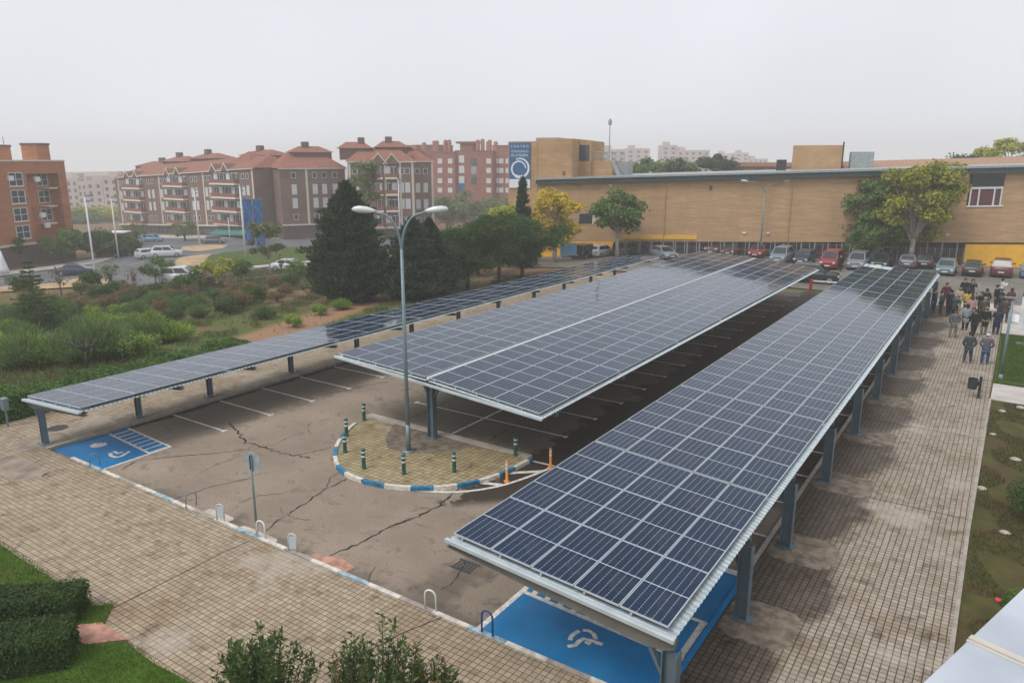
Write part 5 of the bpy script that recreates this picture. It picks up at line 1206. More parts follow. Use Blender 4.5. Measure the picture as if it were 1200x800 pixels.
# clipped hedge along the low roof and ground cover
def leaf_surface(pts_fn, n, leaf, ls, seed, name, parent=None, asp=.6):
    rng = np.random.default_rng(seed); P_, N_ = pts_fn(n, rng); return npmesh(name, rot_leaves(P_, N_+rng.normal(size=N_.shape)*.45+np.array([0, 0, .35]), ls*asp*(.7+.6*rng.random(len(P_))), ls*(.7+.6*rng.random(len(P_))), rng, True), leaf, parent)
def box_hedge(label, poly0, poly1, w, h, n, leaf, ls, seed, name='clipped_hedge', wob=.12):
    a = Vector((*poly0, 0)); b = Vector((*poly1, 0)); d = b-a; L = d.length; ang_ = math.atan2(d.y, d.x); t = thing(name, label, 'hedge', (a.x, a.y, .0), ang_)
    def fn(n, rng):
        u = rng.random(n); f = rng.random(n); x = rng.random(n)*L; P_ = np.zeros((n, 3)); N_ = np.zeros((n, 3))
        wv = 1+wob*np.sin(x*1.7)+wob*np.sin(x*4.1+2)*.6
        tp = u < w/(w+2*h)*1.2; sd = ~tp
        P_[:, 0] = x; P_[tp, 1] = f[tp]*w; P_[tp, 2] = (h*wv)[tp]; N_[tp, 2] = 1
        s = np.where(rng.random(n) < .5, 0, 1); P_[sd, 1] = (s*w)[sd]+((s*2-1)*.06*rng.random(n))[sd]; P_[sd, 2] = (f*h*wv)[sd]; N_[sd, 1] = (s*2-1)[sd]
        en = rng.random(n) < .06; P_[en, 0] = np.where(rng.random(en.sum()) < .5, 0, L); P_[en, 1] = f[en]*w; P_[en, 2] = rng.random(en.sum())*h
        P_ += rng.normal(size=P_.shape)*.04; return P_, N_
    leaf_surface(fn, n, leaf, ls, seed, 'foliage', t)
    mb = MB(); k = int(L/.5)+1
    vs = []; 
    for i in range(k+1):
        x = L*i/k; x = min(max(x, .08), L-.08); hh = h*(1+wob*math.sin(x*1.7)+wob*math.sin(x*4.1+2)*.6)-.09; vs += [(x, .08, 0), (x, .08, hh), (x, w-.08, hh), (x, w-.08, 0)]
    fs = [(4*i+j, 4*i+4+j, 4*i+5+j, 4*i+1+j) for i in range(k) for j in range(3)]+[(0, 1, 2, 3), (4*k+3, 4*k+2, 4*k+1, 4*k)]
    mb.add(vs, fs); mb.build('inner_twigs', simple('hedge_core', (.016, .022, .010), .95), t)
box_hedge('long rough green hedge running behind the low solar roof', (-37.3, 26), (-37.3, 8.5), 1.9, 1.0, 40000, M['leaf_hedge'], .13, 201, wob=.14)
q0 = G(-90, 752); q1 = G(84, 737); box_hedge('dark clipped box hedge, upper of the two at the bottom left', q0, (q1[0], q1[1]+.15), .8, .8, 20000, M['leaf_box'], .075, 202, wob=.04)
q0 = G(-60, 812); q1 = G(80, 787); box_hedge('dark clipped box hedge, lower of the two at the bottom left corner', q0, q1, .95, .85, 22000, M['leaf_box'], .075, 203, wob=.04)
def grass_patch(name, label, inside, bbox, n, leaf, ls, seed, zf, kind='stuff', up=1.2, asp=.12):
    rng = np.random.default_rng(seed); x = bbox[0]+(bbox[2]-bbox[0])*rng.random(n); y = bbox[1]+(bbox[3]-bbox[1])*rng.random(n); ok = np.array([inside(a, b) for a, b in zip(x, y)]); x = x[ok]; y = y[ok]
    z = np.array([zf(a, b) for a, b in zip(x, y)]); l = ls*(.4+.9*rng.random(len(x))); P_ = np.stack([x, y, z+l*.4], 1); N_ = rng.normal(size=P_.shape)*.5; N_[:, 2] = up
    o = npmesh(name, rot_leaves(P_, N_, ls*asp*2, l, rng), leaf); tag(o, label, 'grass', kind=kind)
def pip(poly):
    def f(x, y):
        c = False; j = len(poly)-1
        for i in range(len(poly)):
            if (poly[i][1] > y) != (poly[j][1] > y) and x < (poly[j][0]-poly[i][0])*(y-poly[i][1])/(poly[j][1]-poly[i][1])+poly[i][0]: c = not c
            j = i
        return c
    return f
in_lawn = pip([(-42, -3), (-42, 2.995), (-24, 2.995), (-24, 8.15), (-23.7, 8.2), (-18.3, 8.1), (-17.9, 8.45), (-17.25, 7.75), (-17.9, 7.3), (-19.8, 7.0), (-19.8, 6.5), (-16.9, 7.05), (-16.2, 7.7), (-14.9, 7.65), (-13.35, 7.75), (-13.4, -3)])
grass_patch('lawn_grass', 'short green grass of the lawn at the bottom left', in_lawn, (-25, 2, -13.3, 8.5), 60000, M['grassblade'], .07, 301, lambda a, b: .13)
grass_patch('side_lawn_grass', 'thin olive grass between bare earth on the strip right of the walk', lambda a, b: (math.sin(a*3.1+1)*math.sin(b*.9)+math.sin(b*2.3+a*1.7)*.6) > -.15, (.2, 14, 3, 40.6), 26000, leafm('leaf_olive', (.07, .075, .02), (.10, .10, .03), (.15, .14, .05)), .10, 302, lambda a, b: .07)
grass_patch('far_lawn_grass', 'bright green grass beside the short lamp at the right', lambda a, b: True, (.35, 44.8, 2.5, 57.5), 14000, M['grassblade'], .10, 303, lambda a, b: .07)
def open_soil(a, b): return b > 25 and (math.sin(a*1.3+b*.7)+math.sin(b*1.9-a*.6)+math.sin(a*3.7)*.5) < .5 and a > -62
def bank_in(a, b):
    if open_soil(a, b): return False
    if on_track(a, b) and True: return R.random() < .04
    return (math.sin(a*.8)*math.sin(b*.7+1)+math.sin(a*.31+b*.43)*.8) > -.6
grass_patch('bank_ground_cover', 'tufts of dry and green ground cover all over the planted bank', bank_in, (-80, 12, -37.6, 62), 110000, [M['leaf_olive2']][0], .42, 304, gz, asp=.06)
grass_patch('bank_grass', 'low green weeds between the shrubs of the bank', lambda a, b: (not on_track(a, b)) and not (open_soil(a, b) and a < -39.5) and (math.sin(a*.9+2)*math.sin(b*.8)+math.sin(a*.35-b*.3)*.7) > -.5, (-78, 12, -36.5, 62), 110000, M['leaf_broom'], .30, 305, gz, asp=.1)
# near bushes at the bottom
def shoots(label, px, ptop, dep, rad, n_sh, seed, leaf, brown=0., hs=1.):
    tp = D(px, ptop, dep); t = thing('laurel_bush', label, 'bush', (tp.x, tp.y, .1)); h = tp.z-.1; rd = random.Random(seed); rng = np.random.default_rng(seed); Vs = []; mi = []; lm = MB()
    for i in range(n_sh):
        a = rd.uniform(0, 6.28); q = rd.random()**.55; L = h*(1-.42*q**1.6)*rd.uniform(.62, 1.0)*hs; bx, by = math.cos(a)*rad*q, math.sin(a)*rad*q
        p0 = Vector((bx*.25, by*.25, 0)); p1 = Vector((bx*.8, by*.8, L*.6)); p2 = Vector((bx*1.05, by*1.05, L)); lm.tube([tuple(p0), tuple(p1), tuple(p2)], [.02, .012, .004], 4, cap=False)
        k = int(80*L/h); s = rng.random(k)**.6
        P_ = np.where((s < .6)[:, None], np.array(p0)+(np.array(p1)-np.array(p0))*(s/.6)[:, None], np.array(p1)+(np.array(p2)-np.array(p1))*((s-.6)/.4)[:, None])
        keep = P_[:, 2] > h*.12; P_ = P_[keep]; k = len(P_); d = rng.normal(size=(k, 3)); d[:, 2] = abs(d[:, 2])*.5+.45; d /= np.linalg.norm(d, axis=1, keepdims=True)
        l = .125*(.6+.7*rng.random(k)); P_ = P_+d*l[:, None]*.6+rng.normal(size=(k, 3))*.02; Vs.append(rot_leaves(P_, d, l*.36, l, rng)); mi += [1 if rd.random() < brown else 0]*k
    npmesh('foliage', np.concatenate(Vs), [leaf, M['leaf_brown']], t, mi=mi); lm.build('stems', M['bark'], t)
shoots('glossy dark green leafy bush at the bottom edge, beside the lawn', 298, 733, 14, 1.15, 120, 401, M['leaf_laurel'])
shoots('dark green bush with tall upright shoots at the bottom edge', 436, 712, 13.5, .95, 80, 402, M['leaf_laurel'], .05)
shoots('lower brownish leafed bush at the bottom edge beside the tall shoots', 495, 752, 13.5, .8, 80, 403, M['leaf_laurel'], .35)
# rose bush, flowers and stones on the right strip
t = thing('rose_bush', 'dark rose bush with pink flowers beside the metal coping at the right edge', 'bush', (1.55, 19.6, .07)); rng = np.random.default_rng(9)
d = rng.normal(size=(2600, 3)); d /= np.linalg.norm(d, axis=1, keepdims=True); P_ = d*(rng.random((2600, 1))**.45)*np.array([.62, .7, .62])+np.array([0, 0, .75]); P_[:, 2] = np.maximum(P_[:, 2], .05); npmesh('foliage', rot_leaves(P_, d+rng.normal(size=d.shape), .045, .08, rng), M['leaf_hedge'], t)
mb = MB(); [mb.tube([(0, 0, 0), (math.cos(i)*.3, math.sin(i)*.3, .8)], [.02, .008], 4) for i in range(6)]; mb.build('stems', M['bark'], t)
pink = simple('rose_pink', (.62, .04, .08), .6)
for a_, b_, c_ in ((-.66, -.1, .95), (-.1, -.3, .98), (.3, .2, 1.25)):
    mb = MB(); [mb.lathe([(.01, -.05), (.05*q, -.03), (.075*q, .01), (.06*q, .04), (.02, .045)], (a_+.012*j, b_+.012*(j % 2), c_), 8) for j, q in enumerate((1, .75, .5))]; mb.build('flower', pink, t, True)
t = thing('rose_bush', 'low dark rose bush further up the right edge, above the pale stones', 'bush', (1.75, 27.6, .07)); P2_ = P_*np.array([1.3, 2.2, .8]); npmesh('foliage', rot_leaves(P2_, d+rng.normal(size=d.shape), .05, .09, rng), M['leaf_box'], t)
for i, (px, py, s_, lab) in enumerate(((1150, 575, .14, 'rounded pale stone on the right strip, close to the walk edge'), (1177, 627, .13, 'pale broken stone below the rounded one on the right strip'), (1174, 484, .13, 'small white stone nearest the crossing path'), (1163, 511, .11, 'small pale stone at the edge of the walk'), (1189, 541, .16, 'whitish stone at the right edge, third from the crossing path'), (1195, 480, .17, 'grey stone at the right edge beside the crossing path'))):
    x, y = G(px, py); mb = MB(); rd = random.Random(i); mb.lathe([(.02, 0), (.9, .0), (1, .3), (.8, .65), (.4, .85), (.05, .9)], n=9)
    mb.v = [(a*s_*(1+rd.uniform(-.2, .2))*1.2, b*s_*(1+rd.uniform(-.2, .2)), c*s_*.8) for a, b, c in mb.v]; o = mb.build('stone', M['stone'], None, True); o.location = (x, y, .07); tag(o, lab, 'stone', 'stones on the right strip')
# ================================================================== CARS
CARS = {  # length, width, height, belt height, bonnet length, windscreen run, rear glass run, boot length, bonnet drop
    'hatch': (4.1, 1.74, 1.48, .95, .85, .85, .42, .10, .10), 'sedan': (4.5, 1.76, 1.42, .93, 1.0, .85, .65, .55, .08),
    'suv': (4.5, 1.86, 1.72, 1.08, .95, .75, .38, .08, .06), 'mpv': (4.2, 1.80, 1.80, 1.08, .70, .75, .25, .05, .10), 'van': (4.4, 1.83, 1.85, 1.10, .80, .70, .12, .03, .08)}
def car_mesh(kind, col, root):
    L, W, Hh, zb, bon, ws, rg, bt, drop = CARS[kind]; hw = W/2; y0, y1 = -L/2, L/2
    def loft(secs, m):
        mb = MB(); vs = []; n = len(secs[0])
        for s_ in secs: vs += s_
        fs = [(i*n+j, i*n+(j+1) % n, (i+1)*n+(j+1) % n, (i+1)*n+j) for i in range(len(secs)-1) for j in range(n)]
        fs += [tuple(range(n-1, -1, -1)), tuple(range((len(secs)-1)*n, len(secs)*n))]; mb.add(vs, fs, 0); return mb
    secs = []
    for f, k, zt, zl in ((0, .74, zb-.32, .34), (.015, .84, zb-.22, .25), (.05, .93, zb-drop-.07, .22), (.12, .98, zb-drop, .2), ((bon/L), 1, zb-.01, .2), (.5, 1, zb, .2), (1-bt/L-.03, 1, zb+.03, .2), (.965, .96, zb+(.0 if bt > .3 else .02), .22), (.99, .88, zb-.12, .26), (1, .80, zb-.26, .34)):
        y = y0+L*f; w = hw*k; secs.append([(-w*.94, y, zl), (-w, y, zl+.2), (-w, y, zt-.14), (-w*.93, y, zt-.02), (-w*.6, y, zt), (w*.6, y, zt), (w*.93, y, zt-.02), (w, y, zt-.14), (w, y, zl+.2), (w*.94, y, zl)])
    b = loft(secs, 0).build('body', M['c_'+col], root, True)
    c0 = y0+bon; c1 = c0+ws; c3 = y1-bt; c2 = c3-rg; tw = hw*.74; bw = hw*.93; zr = Hh
    mb = MB(); q = [(-bw, c0, zb-.03), (bw, c0, zb-.03), (bw, c3, zb), (-bw, c3, zb), (-tw, c1, zr-.04), (tw, c1, zr-.04), (tw, c2, zr-.03), (-tw, c2, zr-.03), (0, c1+.1, zr), (0, c2-.1, zr), (-tw*.8, c1+.12, zr-.005), (tw*.8, c1+.12, zr-.005), (tw*.8, c2-.12, zr), (-tw*.8, c2-.12, zr)]
    mb.add(q, [(0, 1, 5, 4), (2, 3, 7, 6), (1, 2, 6, 5), (3, 0, 4, 7), (4, 5, 11, 10), (5, 6, 12, 11), (6, 7, 13, 12), (7, 4, 10, 13), (10, 11, 12, 13)]); mb.build('cabin', M['c_'+col], root)
    def inset(a, b_, c, d, k0, k1, off, name):
        a, b_, c, d = map(Vector, (a, b_, c, d)); n = (b_-a).cross(d-a).normalized()*off
        l = lambda u, v: tuple(a.lerp(b_, u).lerp(d.lerp(c, u), v)+n)
        mb = MB(); mb.quad(l(k0, k1), l(1-k0, k1), l(1-k0, 1-k1*.7), l(k0, 1-k1*.7)); return mb.build(name, M['glass2'], root)
    inset(q[0], q[1], q[5], q[4], .06, .08, .012, 'windscreen'); inset(q[2], q[3], q[7], q[6], .08, .16, .012, 'rear_window')
    for s_, (a, b_, c, d) in ((1, (q[1], q[2], q[6], q[5])), (-1, (q[3], q[0], q[4], q[7]))):
        a, b_, c, d = map(Vector, (a, b_, c, d)); n = (b_-a).cross(d-a).normalized()*.012; mb = MB(); l = lambda u, v: tuple(a.lerp(b_, u).lerp(d.lerp(c, u), v)+n)
        for u0, u1 in ((.10, .50), (.53, .90)): mb.quad(l(u0, .12), l(u1, .12), l(u1, .86), l(u0, .86))
        mb.build('side_window', M['glass2'], root)
    for sx in (-1, 1):
        for yy in (y0+.78, y1-.74):
            r = .315 if kind != 'suv' else .36; x0 = sx*(hw-.2); x1 = sx*(hw+.012); mb = MB(); n = 18; vs = [(x, yy+rr*math.cos(2*PI*k/n), r+rr*math.sin(2*PI*k/n)) for x, rr in ((x0, r), (x1-sx*.03, r), (x1, r-.03), (x1, r*.66)) for k in range(n)]
            mb.add(vs, [(i*n+k, i*n+(k+1) % n, (i+1)*n+(k+1) % n, (i+1)*n+k) for i in range(3) for k in range(n)]); w = mb.build('wheel', M['tyre'], root, True)
            mb = MB(); vs = [(x, yy+rr*math.cos(2*PI*k/n), r+rr*math.sin(2*PI*k/n)) for x, rr in ((x1-sx*.01, r*.66), (x1+sx*.004, r*.15)) for k in range(n)]; mb.add(vs, [(k, (k+1) % n, n+(k+1) % n, n+k) for k in range(n)]+[tuple(range(n, 2*n))]); mb.build('rim', M['rim'], w)
        mb = MB(); mb.box(sx*hw*.55, y0-.012, zb-.40, sx*hw*.86, y0+.16, zb-.24) if sx > 0 else mb.box(-hw*.86, y0-.012, zb-.40, -hw*.55, y0+.16, zb-.24); mb.build('headlight', M['headlight'], root)
        mb = MB(); a, b_ = sorted((sx*hw*.60, sx*hw*.87)); mb.box(a, y1-.12, zb-.28, b_, y1+.012, zb-.10); mb.build('tail_light', M['redlight'], root)
        mb = MB(); a, b_ = sorted((sx*hw*.95, sx*(hw+.16))); mb.box(a, c0+.25, zb-.02, b_, c0+.37, zb+.11); mb.build('mirror', M['c_'+col], root)
    mb = MB(); mb.box(-.26, y1-.02, .52, .26, y1+.015, .63); mb.box(-.26, y0-.015, .40, .26, y0+.02, .51); mb.build('number_plate', M['plate'], root)
    mb = MB(); mb.box(-hw*.5, y0-.006, zb-.36, hw*.5, y0+.1, zb-.27); mb.box(-hw*.6, y0-.01, .26, hw*.6, y0+.1, .36); mb.build('grille', M['dark'], root)
    if kind == 'suv':
        for sx in (-1, 1): mb = MB(); mb.tube([(sx*tw*.9, c1+.2, zr+.04), (sx*tw*.9, c2-.1, zr+.04)], .025, 5); mb.build('roof_rail', M['rim'], root)
def car(kind, col, X, Y, rz, label, g=None, z=None):
    t = thing('parked_car' if g else 'car', label, 'car', (X, Y, gz(X, Y)+.06 if z is None else z), rz, g); car_mesh(kind, col, t); return t
FAR = 'cars in the far car park'
def car_px(kind, col, px, py, rz, label, g=FAR): x, y = G(px, py); car(kind, col, x, y+2.0, rz, label, g, .035)
# front at local -y; rz 0 shows the front to the camera, rz pi the rear
car_px('van', 'red', 969, 316.5, 0, 'bright red van like car facing the camera between the two solar roofs')
car_px('mpv', 'silver', 1001, 317.5, 0, 'silver people carrier facing the camera, right of the red car')
car_px('hatch', 'green', 1029, 316, 0, 'dark green car half hidden behind the far end of the near solar roof')
car_px('hatch', 'grey', 1062, 316, PI, 'dark grey car behind the pale trunk of the tallest plane tree')
car_px('hatch', 'black', 1082, 316, PI, 'black car just right of the pale plane trunk')
car_px('hatch', 'paleblue', 1106, 324, 0, 'pale blue car with a dark windscreen left of the black hatchback')
car_px('hatch', 'black', 1138, 325, PI, 'black hatchback seen from behind in front of the yellow wall')
car_px('suv', 'maroon', 1172, 326, PI, 'maroon off road car with roof rails in front of the yellow wall')
car_px('hatch', 'sky', 1207, 328, PI, 'blue car cut by the right edge of the picture')
car_px('mpv', 'paleblue', 910, 310, 0, 'pale blue people carrier near the distant double lamp')
car_px('hatch', 'navy', 937, 311, 0, 'dark blue car left of the bright red one')
car_px('hatch', 'red', 884, 303, 0, 'small red car just above the tip of the gutter of the double solar roof')
x, y = G(953, 331); car('suv', 'black', x, y, PI/2+.1, 'dark car parked crosswise behind the far end of the double solar roof', FAR, .035)
car_px('hatch', 'maroon', 852, 301, 0, 'dark red car barely visible over the double solar roof', FAR)
car_px('suv', 'maroon', 833, 299, 0, 'maroon car top showing over the left half of the double solar roof', FAR)
for kind, col, px, py, dep, rz, lab in (('hatch', 'white', 705, 303.5, 93, PI-.15, 'white hatchback left of the green tree trunk in front of the yellow wall'), ('van', 'green', 733, 303, 92, PI, 'dark green van under the round green tree'), ('suv', 'black', 686, 303, 92, PI, 'black car between the blue sign board and the white hatchback'), ('sedan', 'silver', 777, 304.5, 88, .9, 'silver saloon parked at an angle behind the far end of the low roof'), ('hatch', 'black', 672, 303, 96, PI, 'black car behind the small blue sign board')):
    q = D(px, py, dep); car(kind, col, q.x, q.y, rz, lab, FAR)
def scar(kind, col, px, py, rz, lab):
    p = T(px, py); car(kind, col, p.x, p.y, rz, lab, 'cars on the street at the left', p.z+.1)
scar('sedan', 'white', 340, 317.5, YAW+1.45, 'white saloon seen from the side on the street left of the big conifer')
scar('suv', 'white', 196, 302, YAW+1.9, 'white estate car turning at the road junction')
scar('hatch', 'white', 176, 303, YAW+2.4, 'white car just left of the one turning at the junction')
scar('van', 'white', 212, 332, YAW+1.75, 'white van half hidden behind the round dark bush tree')
scar('sedan', 'navy', 90, 323, YAW+1.9, 'dark blue saloon on the street in front of the orange block')
scar('hatch', 'sky', 179, 284, YAW+1.57, 'blue car parked before the shop fronts of the long brown block')
scar('sedan', 'grey', 251, 286, YAW+1.57, 'dark silver saloon parked before the awning of the long brown block')
scar('hatch', 'silver', 552, 268.5, YAW+1.3, 'grey car on the distant street below the hazy trees')
scar('hatch', 'paleblue', 568, 267, YAW+1.3, 'pale car on the distant street, right of the grey one')
# ================================================================== MASTS, SIGNS, BANNERS, FENCES
def mast(px, py, ytop, label, w=.10, g='white masts along the street', head=True):
    p = T(px, py); h = zat(p.x, p.y, ytop)-p.z; t = thing('light_mast', label, 'light mast', p, YAW, g); mb = MB(); mb.tube([(0, 0, 0), (0, 0, h)], [w*1.5, w], 8); mb.build('pole', M['white'], t, True)
    if head: mb = MB(); mb.box(0, -.12, h-.25, .95, .12, h-.05); mb.box(.1, -.1, h-.9, .5, .1, h-.7); mb.build('lamp_head', M['lampgrey'], t)
mast(112, 325, 228, 'leaning looking white mast in front of the dark trees, first from the left', .09)
mast(139, 303, 230, 'white mast at the left end of the long brown block, second from the left', .09)
mast(234, 288, 221, 'white mast in front of the middle of the long brown block'); mast(288, 302, 217, 'white mast directly left of the blue banner', .12)
mast(342, 280, 218, 'white mast before the left pilaster of the block with plain walls', .09); mast(437, 280, 212, 'white mast behind the tall poplar, left of the tall double lamp', .09); mast(469, 282, 210, 'white mast behind the tall double lamp', .09); mast(270, 285, 255, 'short thin post with small lamps before the awning', .06, head=False)
def oldlamp(px, py, ytop, lab, dx=-1):
    p = T(px, py); h = zat(p.x, p.y, ytop)-p.z; t = thing('street_lamp', lab, 'street lamp', p, YAW); mb = MB(); mb.tube([(0, 0, 0), (0, 0, h*.8), (dx*.5, 0, h*.95), (dx*1.5, 0, h)], [.11, .07, .06, .05], 7); mb.build('pole', M['lampgrey'], t, True); mb = MB(); mb.tube([(dx*1.4, 0, h), (dx*1.8, 0, h+.02), (dx*2.2, 0, h)], [.08, .17, .05], 8); mb.build('lamp_head', M['lamp_head'], t, True)
oldlamp(32, 309, 254, 'grey bent arm street lamp in front of the orange block'); oldlamp(559, 262, 224, 'thin grey street lamp among the hazy olive trees')
# umbrella-like folded parasol at far left
p = T(5, 325); t = thing('folded_parasol', 'folded white parasol at the left edge on the street pavement', 'parasol', p); mb = MB(); mb.tube([(0, 0, 0), (0, 0, 3.4)], .05, 6); mb.build('pole', M['lampgrey'], t); mb = MB(); mb.lathe([(.75, .5), (.6, 1.2), (.3, 2.4), (.08, 3.4)], n=9); mb.build('canopy', M['white'], t, True)
# kiosk
p = T(133, 293); t = thing('kiosk', 'small brick kiosk with a white roof left of the long brown block', 'kiosk', (p.x-4, p.y+3, gz(p.x-4, p.y+3)), YAW); mb = MB(); mb.box(-1.8, -1.2, 0, 1.8, 1.2, 2.7); mb.build('wall', M['red_brick'], t); mb = MB(); mb.box(-2, -1.4, 2.7, 2, 1.4, 2.9); mb.build('roof', M['white'], t); mb = MB(); [mb.box(x, -1.24, .9, x+.9, -1.2, 2.3) for x in (-1.5, -.4, .7)]; mb.build('window', M['glass'], t)
# low brick wall in the garden
p0, p1 = T(112, 302), T(133, 301); t = thing('garden_wall', 'low red brick garden wall at the foot of the second white mast', 'wall', p0, math.atan2(p1.y-p0.y, p1.x-p0.x)); mb = MB(); L_ = (p1-p0).length; mb.box(0, 0, -.3, L_, .4, 1.5); mb.build('wall', M['red_brick'], t); mb = MB(); mb.box(-.1, -.08, 1.5, L_+.1, .48, 1.62); mb.build('coping', M['cream'], t)
# blue banner cloths
p = T(300, 292); ys = zat(p.x, p.y, 233); t = thing('blue_banner', 'pair of tall blue cloth banners on poles in front of the recessed wing', 'banner', p, YAW)
hh = ys-p.z; rd = random.Random(4)
for sx in (-1.65, .1):
    mb = MB(); n = 12; vs = []; m_ = 26
    for j in range(m_+1):
        for i in range(n+1):
            u, v_ = i/n, j/m_; vs.append((sx+u*1.5+.06*math.sin(v_*14+sx)+(.10*(u-.5) if v_ > .8 else 0), .22*math.sin(u*7+v_*9)+.12*math.sin(v_*21+u*5), .6+v_*(hh-.6)))
    mb.add(vs, [(j*(n+1)+i, j*(n+1)+i+1, (j+1)*(n+1)+i+1, (j+1)*(n+1)+i) for j in range(m_) for i in range(n)]); mb.build('cloth', M['bluecloth'], t, True)
mb = MB(); mb.tube([(0, 0, 0), (0, 0, hh)], .07, 6); mb.box(-1.8, -.05, hh-.1, 1.7, .05, hh); mb.build('pole', M['lampgrey'], t)
# small blue board near the parked cars
q = D(666, 304, 90); t = thing('sign_board', 'small square blue sign board on posts before the parked black cars', 'sign', (q.x, q.y, gz(q.x, q.y)), YAW); mb = MB(); [mb.tube([(x, 0, 0), (x, 0, 2.1)], .04, 6) for x in (-.7, .7)]; mb.build('post', M['lampgrey'], t); mb = MB(); mb.box(-1, -.07, .55, 1, -.04, 2.1); mb.build('board', simple('board_blue', (.16, .34, .50), .6), t)
# mesh fence between the walk and the far street
def fence(a, b, h, label, n, z=.06, bars=30, mat=M['roofgrey']):
    a = Vector((*a, z)); b = Vector((*b, z)); L = (b-a).length; t = thing('fence', label, 'fence', a, math.atan2(b.y-a.y, b.x-a.x))
    mb = MB(); [mb.box(L*i/n-.03, -.03, 0, L*i/n+.03, .03, h+.05) for i in range(n+1)]; mb.build('post', mat, t)
    mb = MB(); [mb.box(0, -.012, h*q-.02, L, .012, h*q) for q in (.08, .5, 1)]; [mb.box(L*(i+.5)/bars-.006, -.006, h*.08, L*(i+.5)/bars+.006, .006, h*.98) for i in range(bars)]; mb.build('mesh_panel', mat, t)
fence((-3.8, 71.2), (16, 73), 1.4, 'grey wire mesh fence along the street behind the crowd', 9, bars=150)
# bars at the foot of the hall
t = fence((f.A+f.u*0).xy if False else G(735, 296), G(1128, 313.5), 1.9, 'long grey bar fence in front of the maroon recessed wall of the hall', 26, bars=170)
# red white barrier and posts under the far end
t = thing('road_barrier', 'long white horizontal barrier bar beyond the far end of the double solar roof', 'barrier', (-14.0, 67.9, 0), .1); mb = MB(); mb.box(0, -.04, .92, 5.0, .04, 1.04); mb.build('bar', M['white'], t); mb = MB(); mb.box(-.12, -.12, 0, .12, .12, 1.1); mb.box(4.9, -.08, 0, 5.05, .08, .95); mb.build('post', simple('barrier_red', (.35, .03, .03), .5), t)
# white advertising flag at the right edge
x, y = G(1196, 404); t = thing('feather_banner', 'plain white upright banner cut by the right edge, behind the lamp', 'banner', (x+.15, y, .06), YAW*.2); mb = MB(); mb.tube([(0, 0, 0), (0, 0, 3.2)], .03, 6); mb.box(-.4, -.3, 0, .4, .3, .05); mb.build('pole', M['lampgrey'], t)
mb = MB(); vs = []; n = 14
for j in range(n+1):
    for i in range(7): vs.append((-.45+.9*i/6, .05*math.sin(i*.9+j*.5), 1.0+2.25*j/n))
mb.add(vs, [(j*7+i, j*7+i+1, (j+1)*7+i+1, (j+1)*7+i) for j in range(n) for i in range(6)]); mb.build('cloth', M['white'], t, True)
mb = MB(); mb.box(-.45, -.03, 3.0, .45, .03, 3.3); mb.build('header', M['signblue'], t)
x, y = G(1190, 378); t = thing('spot_light', 'small white cone shaped lamp lying on the lawn near the white banner', 'lamp', (x, y, .07)); mb = MB(); mb.lathe([(.42, .0), (.40, .05), (.2, .42), (.1, .5)], n=14); mb.build('shade', M['white'], t, True)
# ================================================================== PEOPLE
def skin_body(name, J, E, parent, mat, sub=2):
    me = bpy.data.meshes.new(name); me.from_pydata([j[0] for j in J], E, []); o = bpy.data.objects.new(name, me); COL.objects.link(o)
    md = o.modifiers.new('s', 'SKIN'); md.use_smooth_shade = True
    for i, j in enumerate(J): r = j[1]; me.skin_vertices[0].data[i].radius = (r, r) if not isinstance(r, tuple) else r
    me.skin_vertices[0].data[0].use_root = True
    sd = o.modifiers.new('u', 'SUBSURF'); sd.levels = sub; sd.render_levels = sub
    bpy.context.view_layer.update(); dg = bpy.context.evaluated_depsgraph_get(); m2 = bpy.data.meshes.new_from_object(o.evaluated_get(dg)); bpy.data.objects.remove(o); bpy.data.meshes.remove(me)
    m2.materials.clear(); m2.materials.append(mat); m2.polygons.foreach_set('use_smooth', [True]*len(m2.polygons)); o = bpy.data.objects.new(name, m2); COL.objects.link(o); o.parent = parent
    if o.material_slots: o.material_slots[0].link = 'OBJECT'; o.material_slots[0].material = mat
    return o
SK = simple('skin', (.50, .28, .19), .6, var=.06); SHO = simple('shoes', (.02, .018, .016), .5)
CL = {k: simple('cloth_'+k, c, .9, var=.2, scale=6) for k, c in dict(black=(.012, .012, .015), navy=(.018, .028, .06), grey=(.10, .115, .135), lightgrey=(.28, .30, .33), khaki=(.19, .17, .11), jeans=(.02, .06, .16), white=(.6, .6, .58), brown=(.07, .045, .03), maroon=(.12, .025, .035), olive=(.06, .065, .035), cream=(.45, .38, .27), slate=(.04, .055, .07), pink=(.40, .25, .25), yellow=(.55, .38, .05)).items()}
HA = {k: simple('hair_'+k, c, .7) for k, c in dict(dark=(.015, .011, .009), brown=(.06, .035, .02), grey=(.30, .29, .28), white=(.62, .62, .62), blond=(.28, .19, .09)).items()}
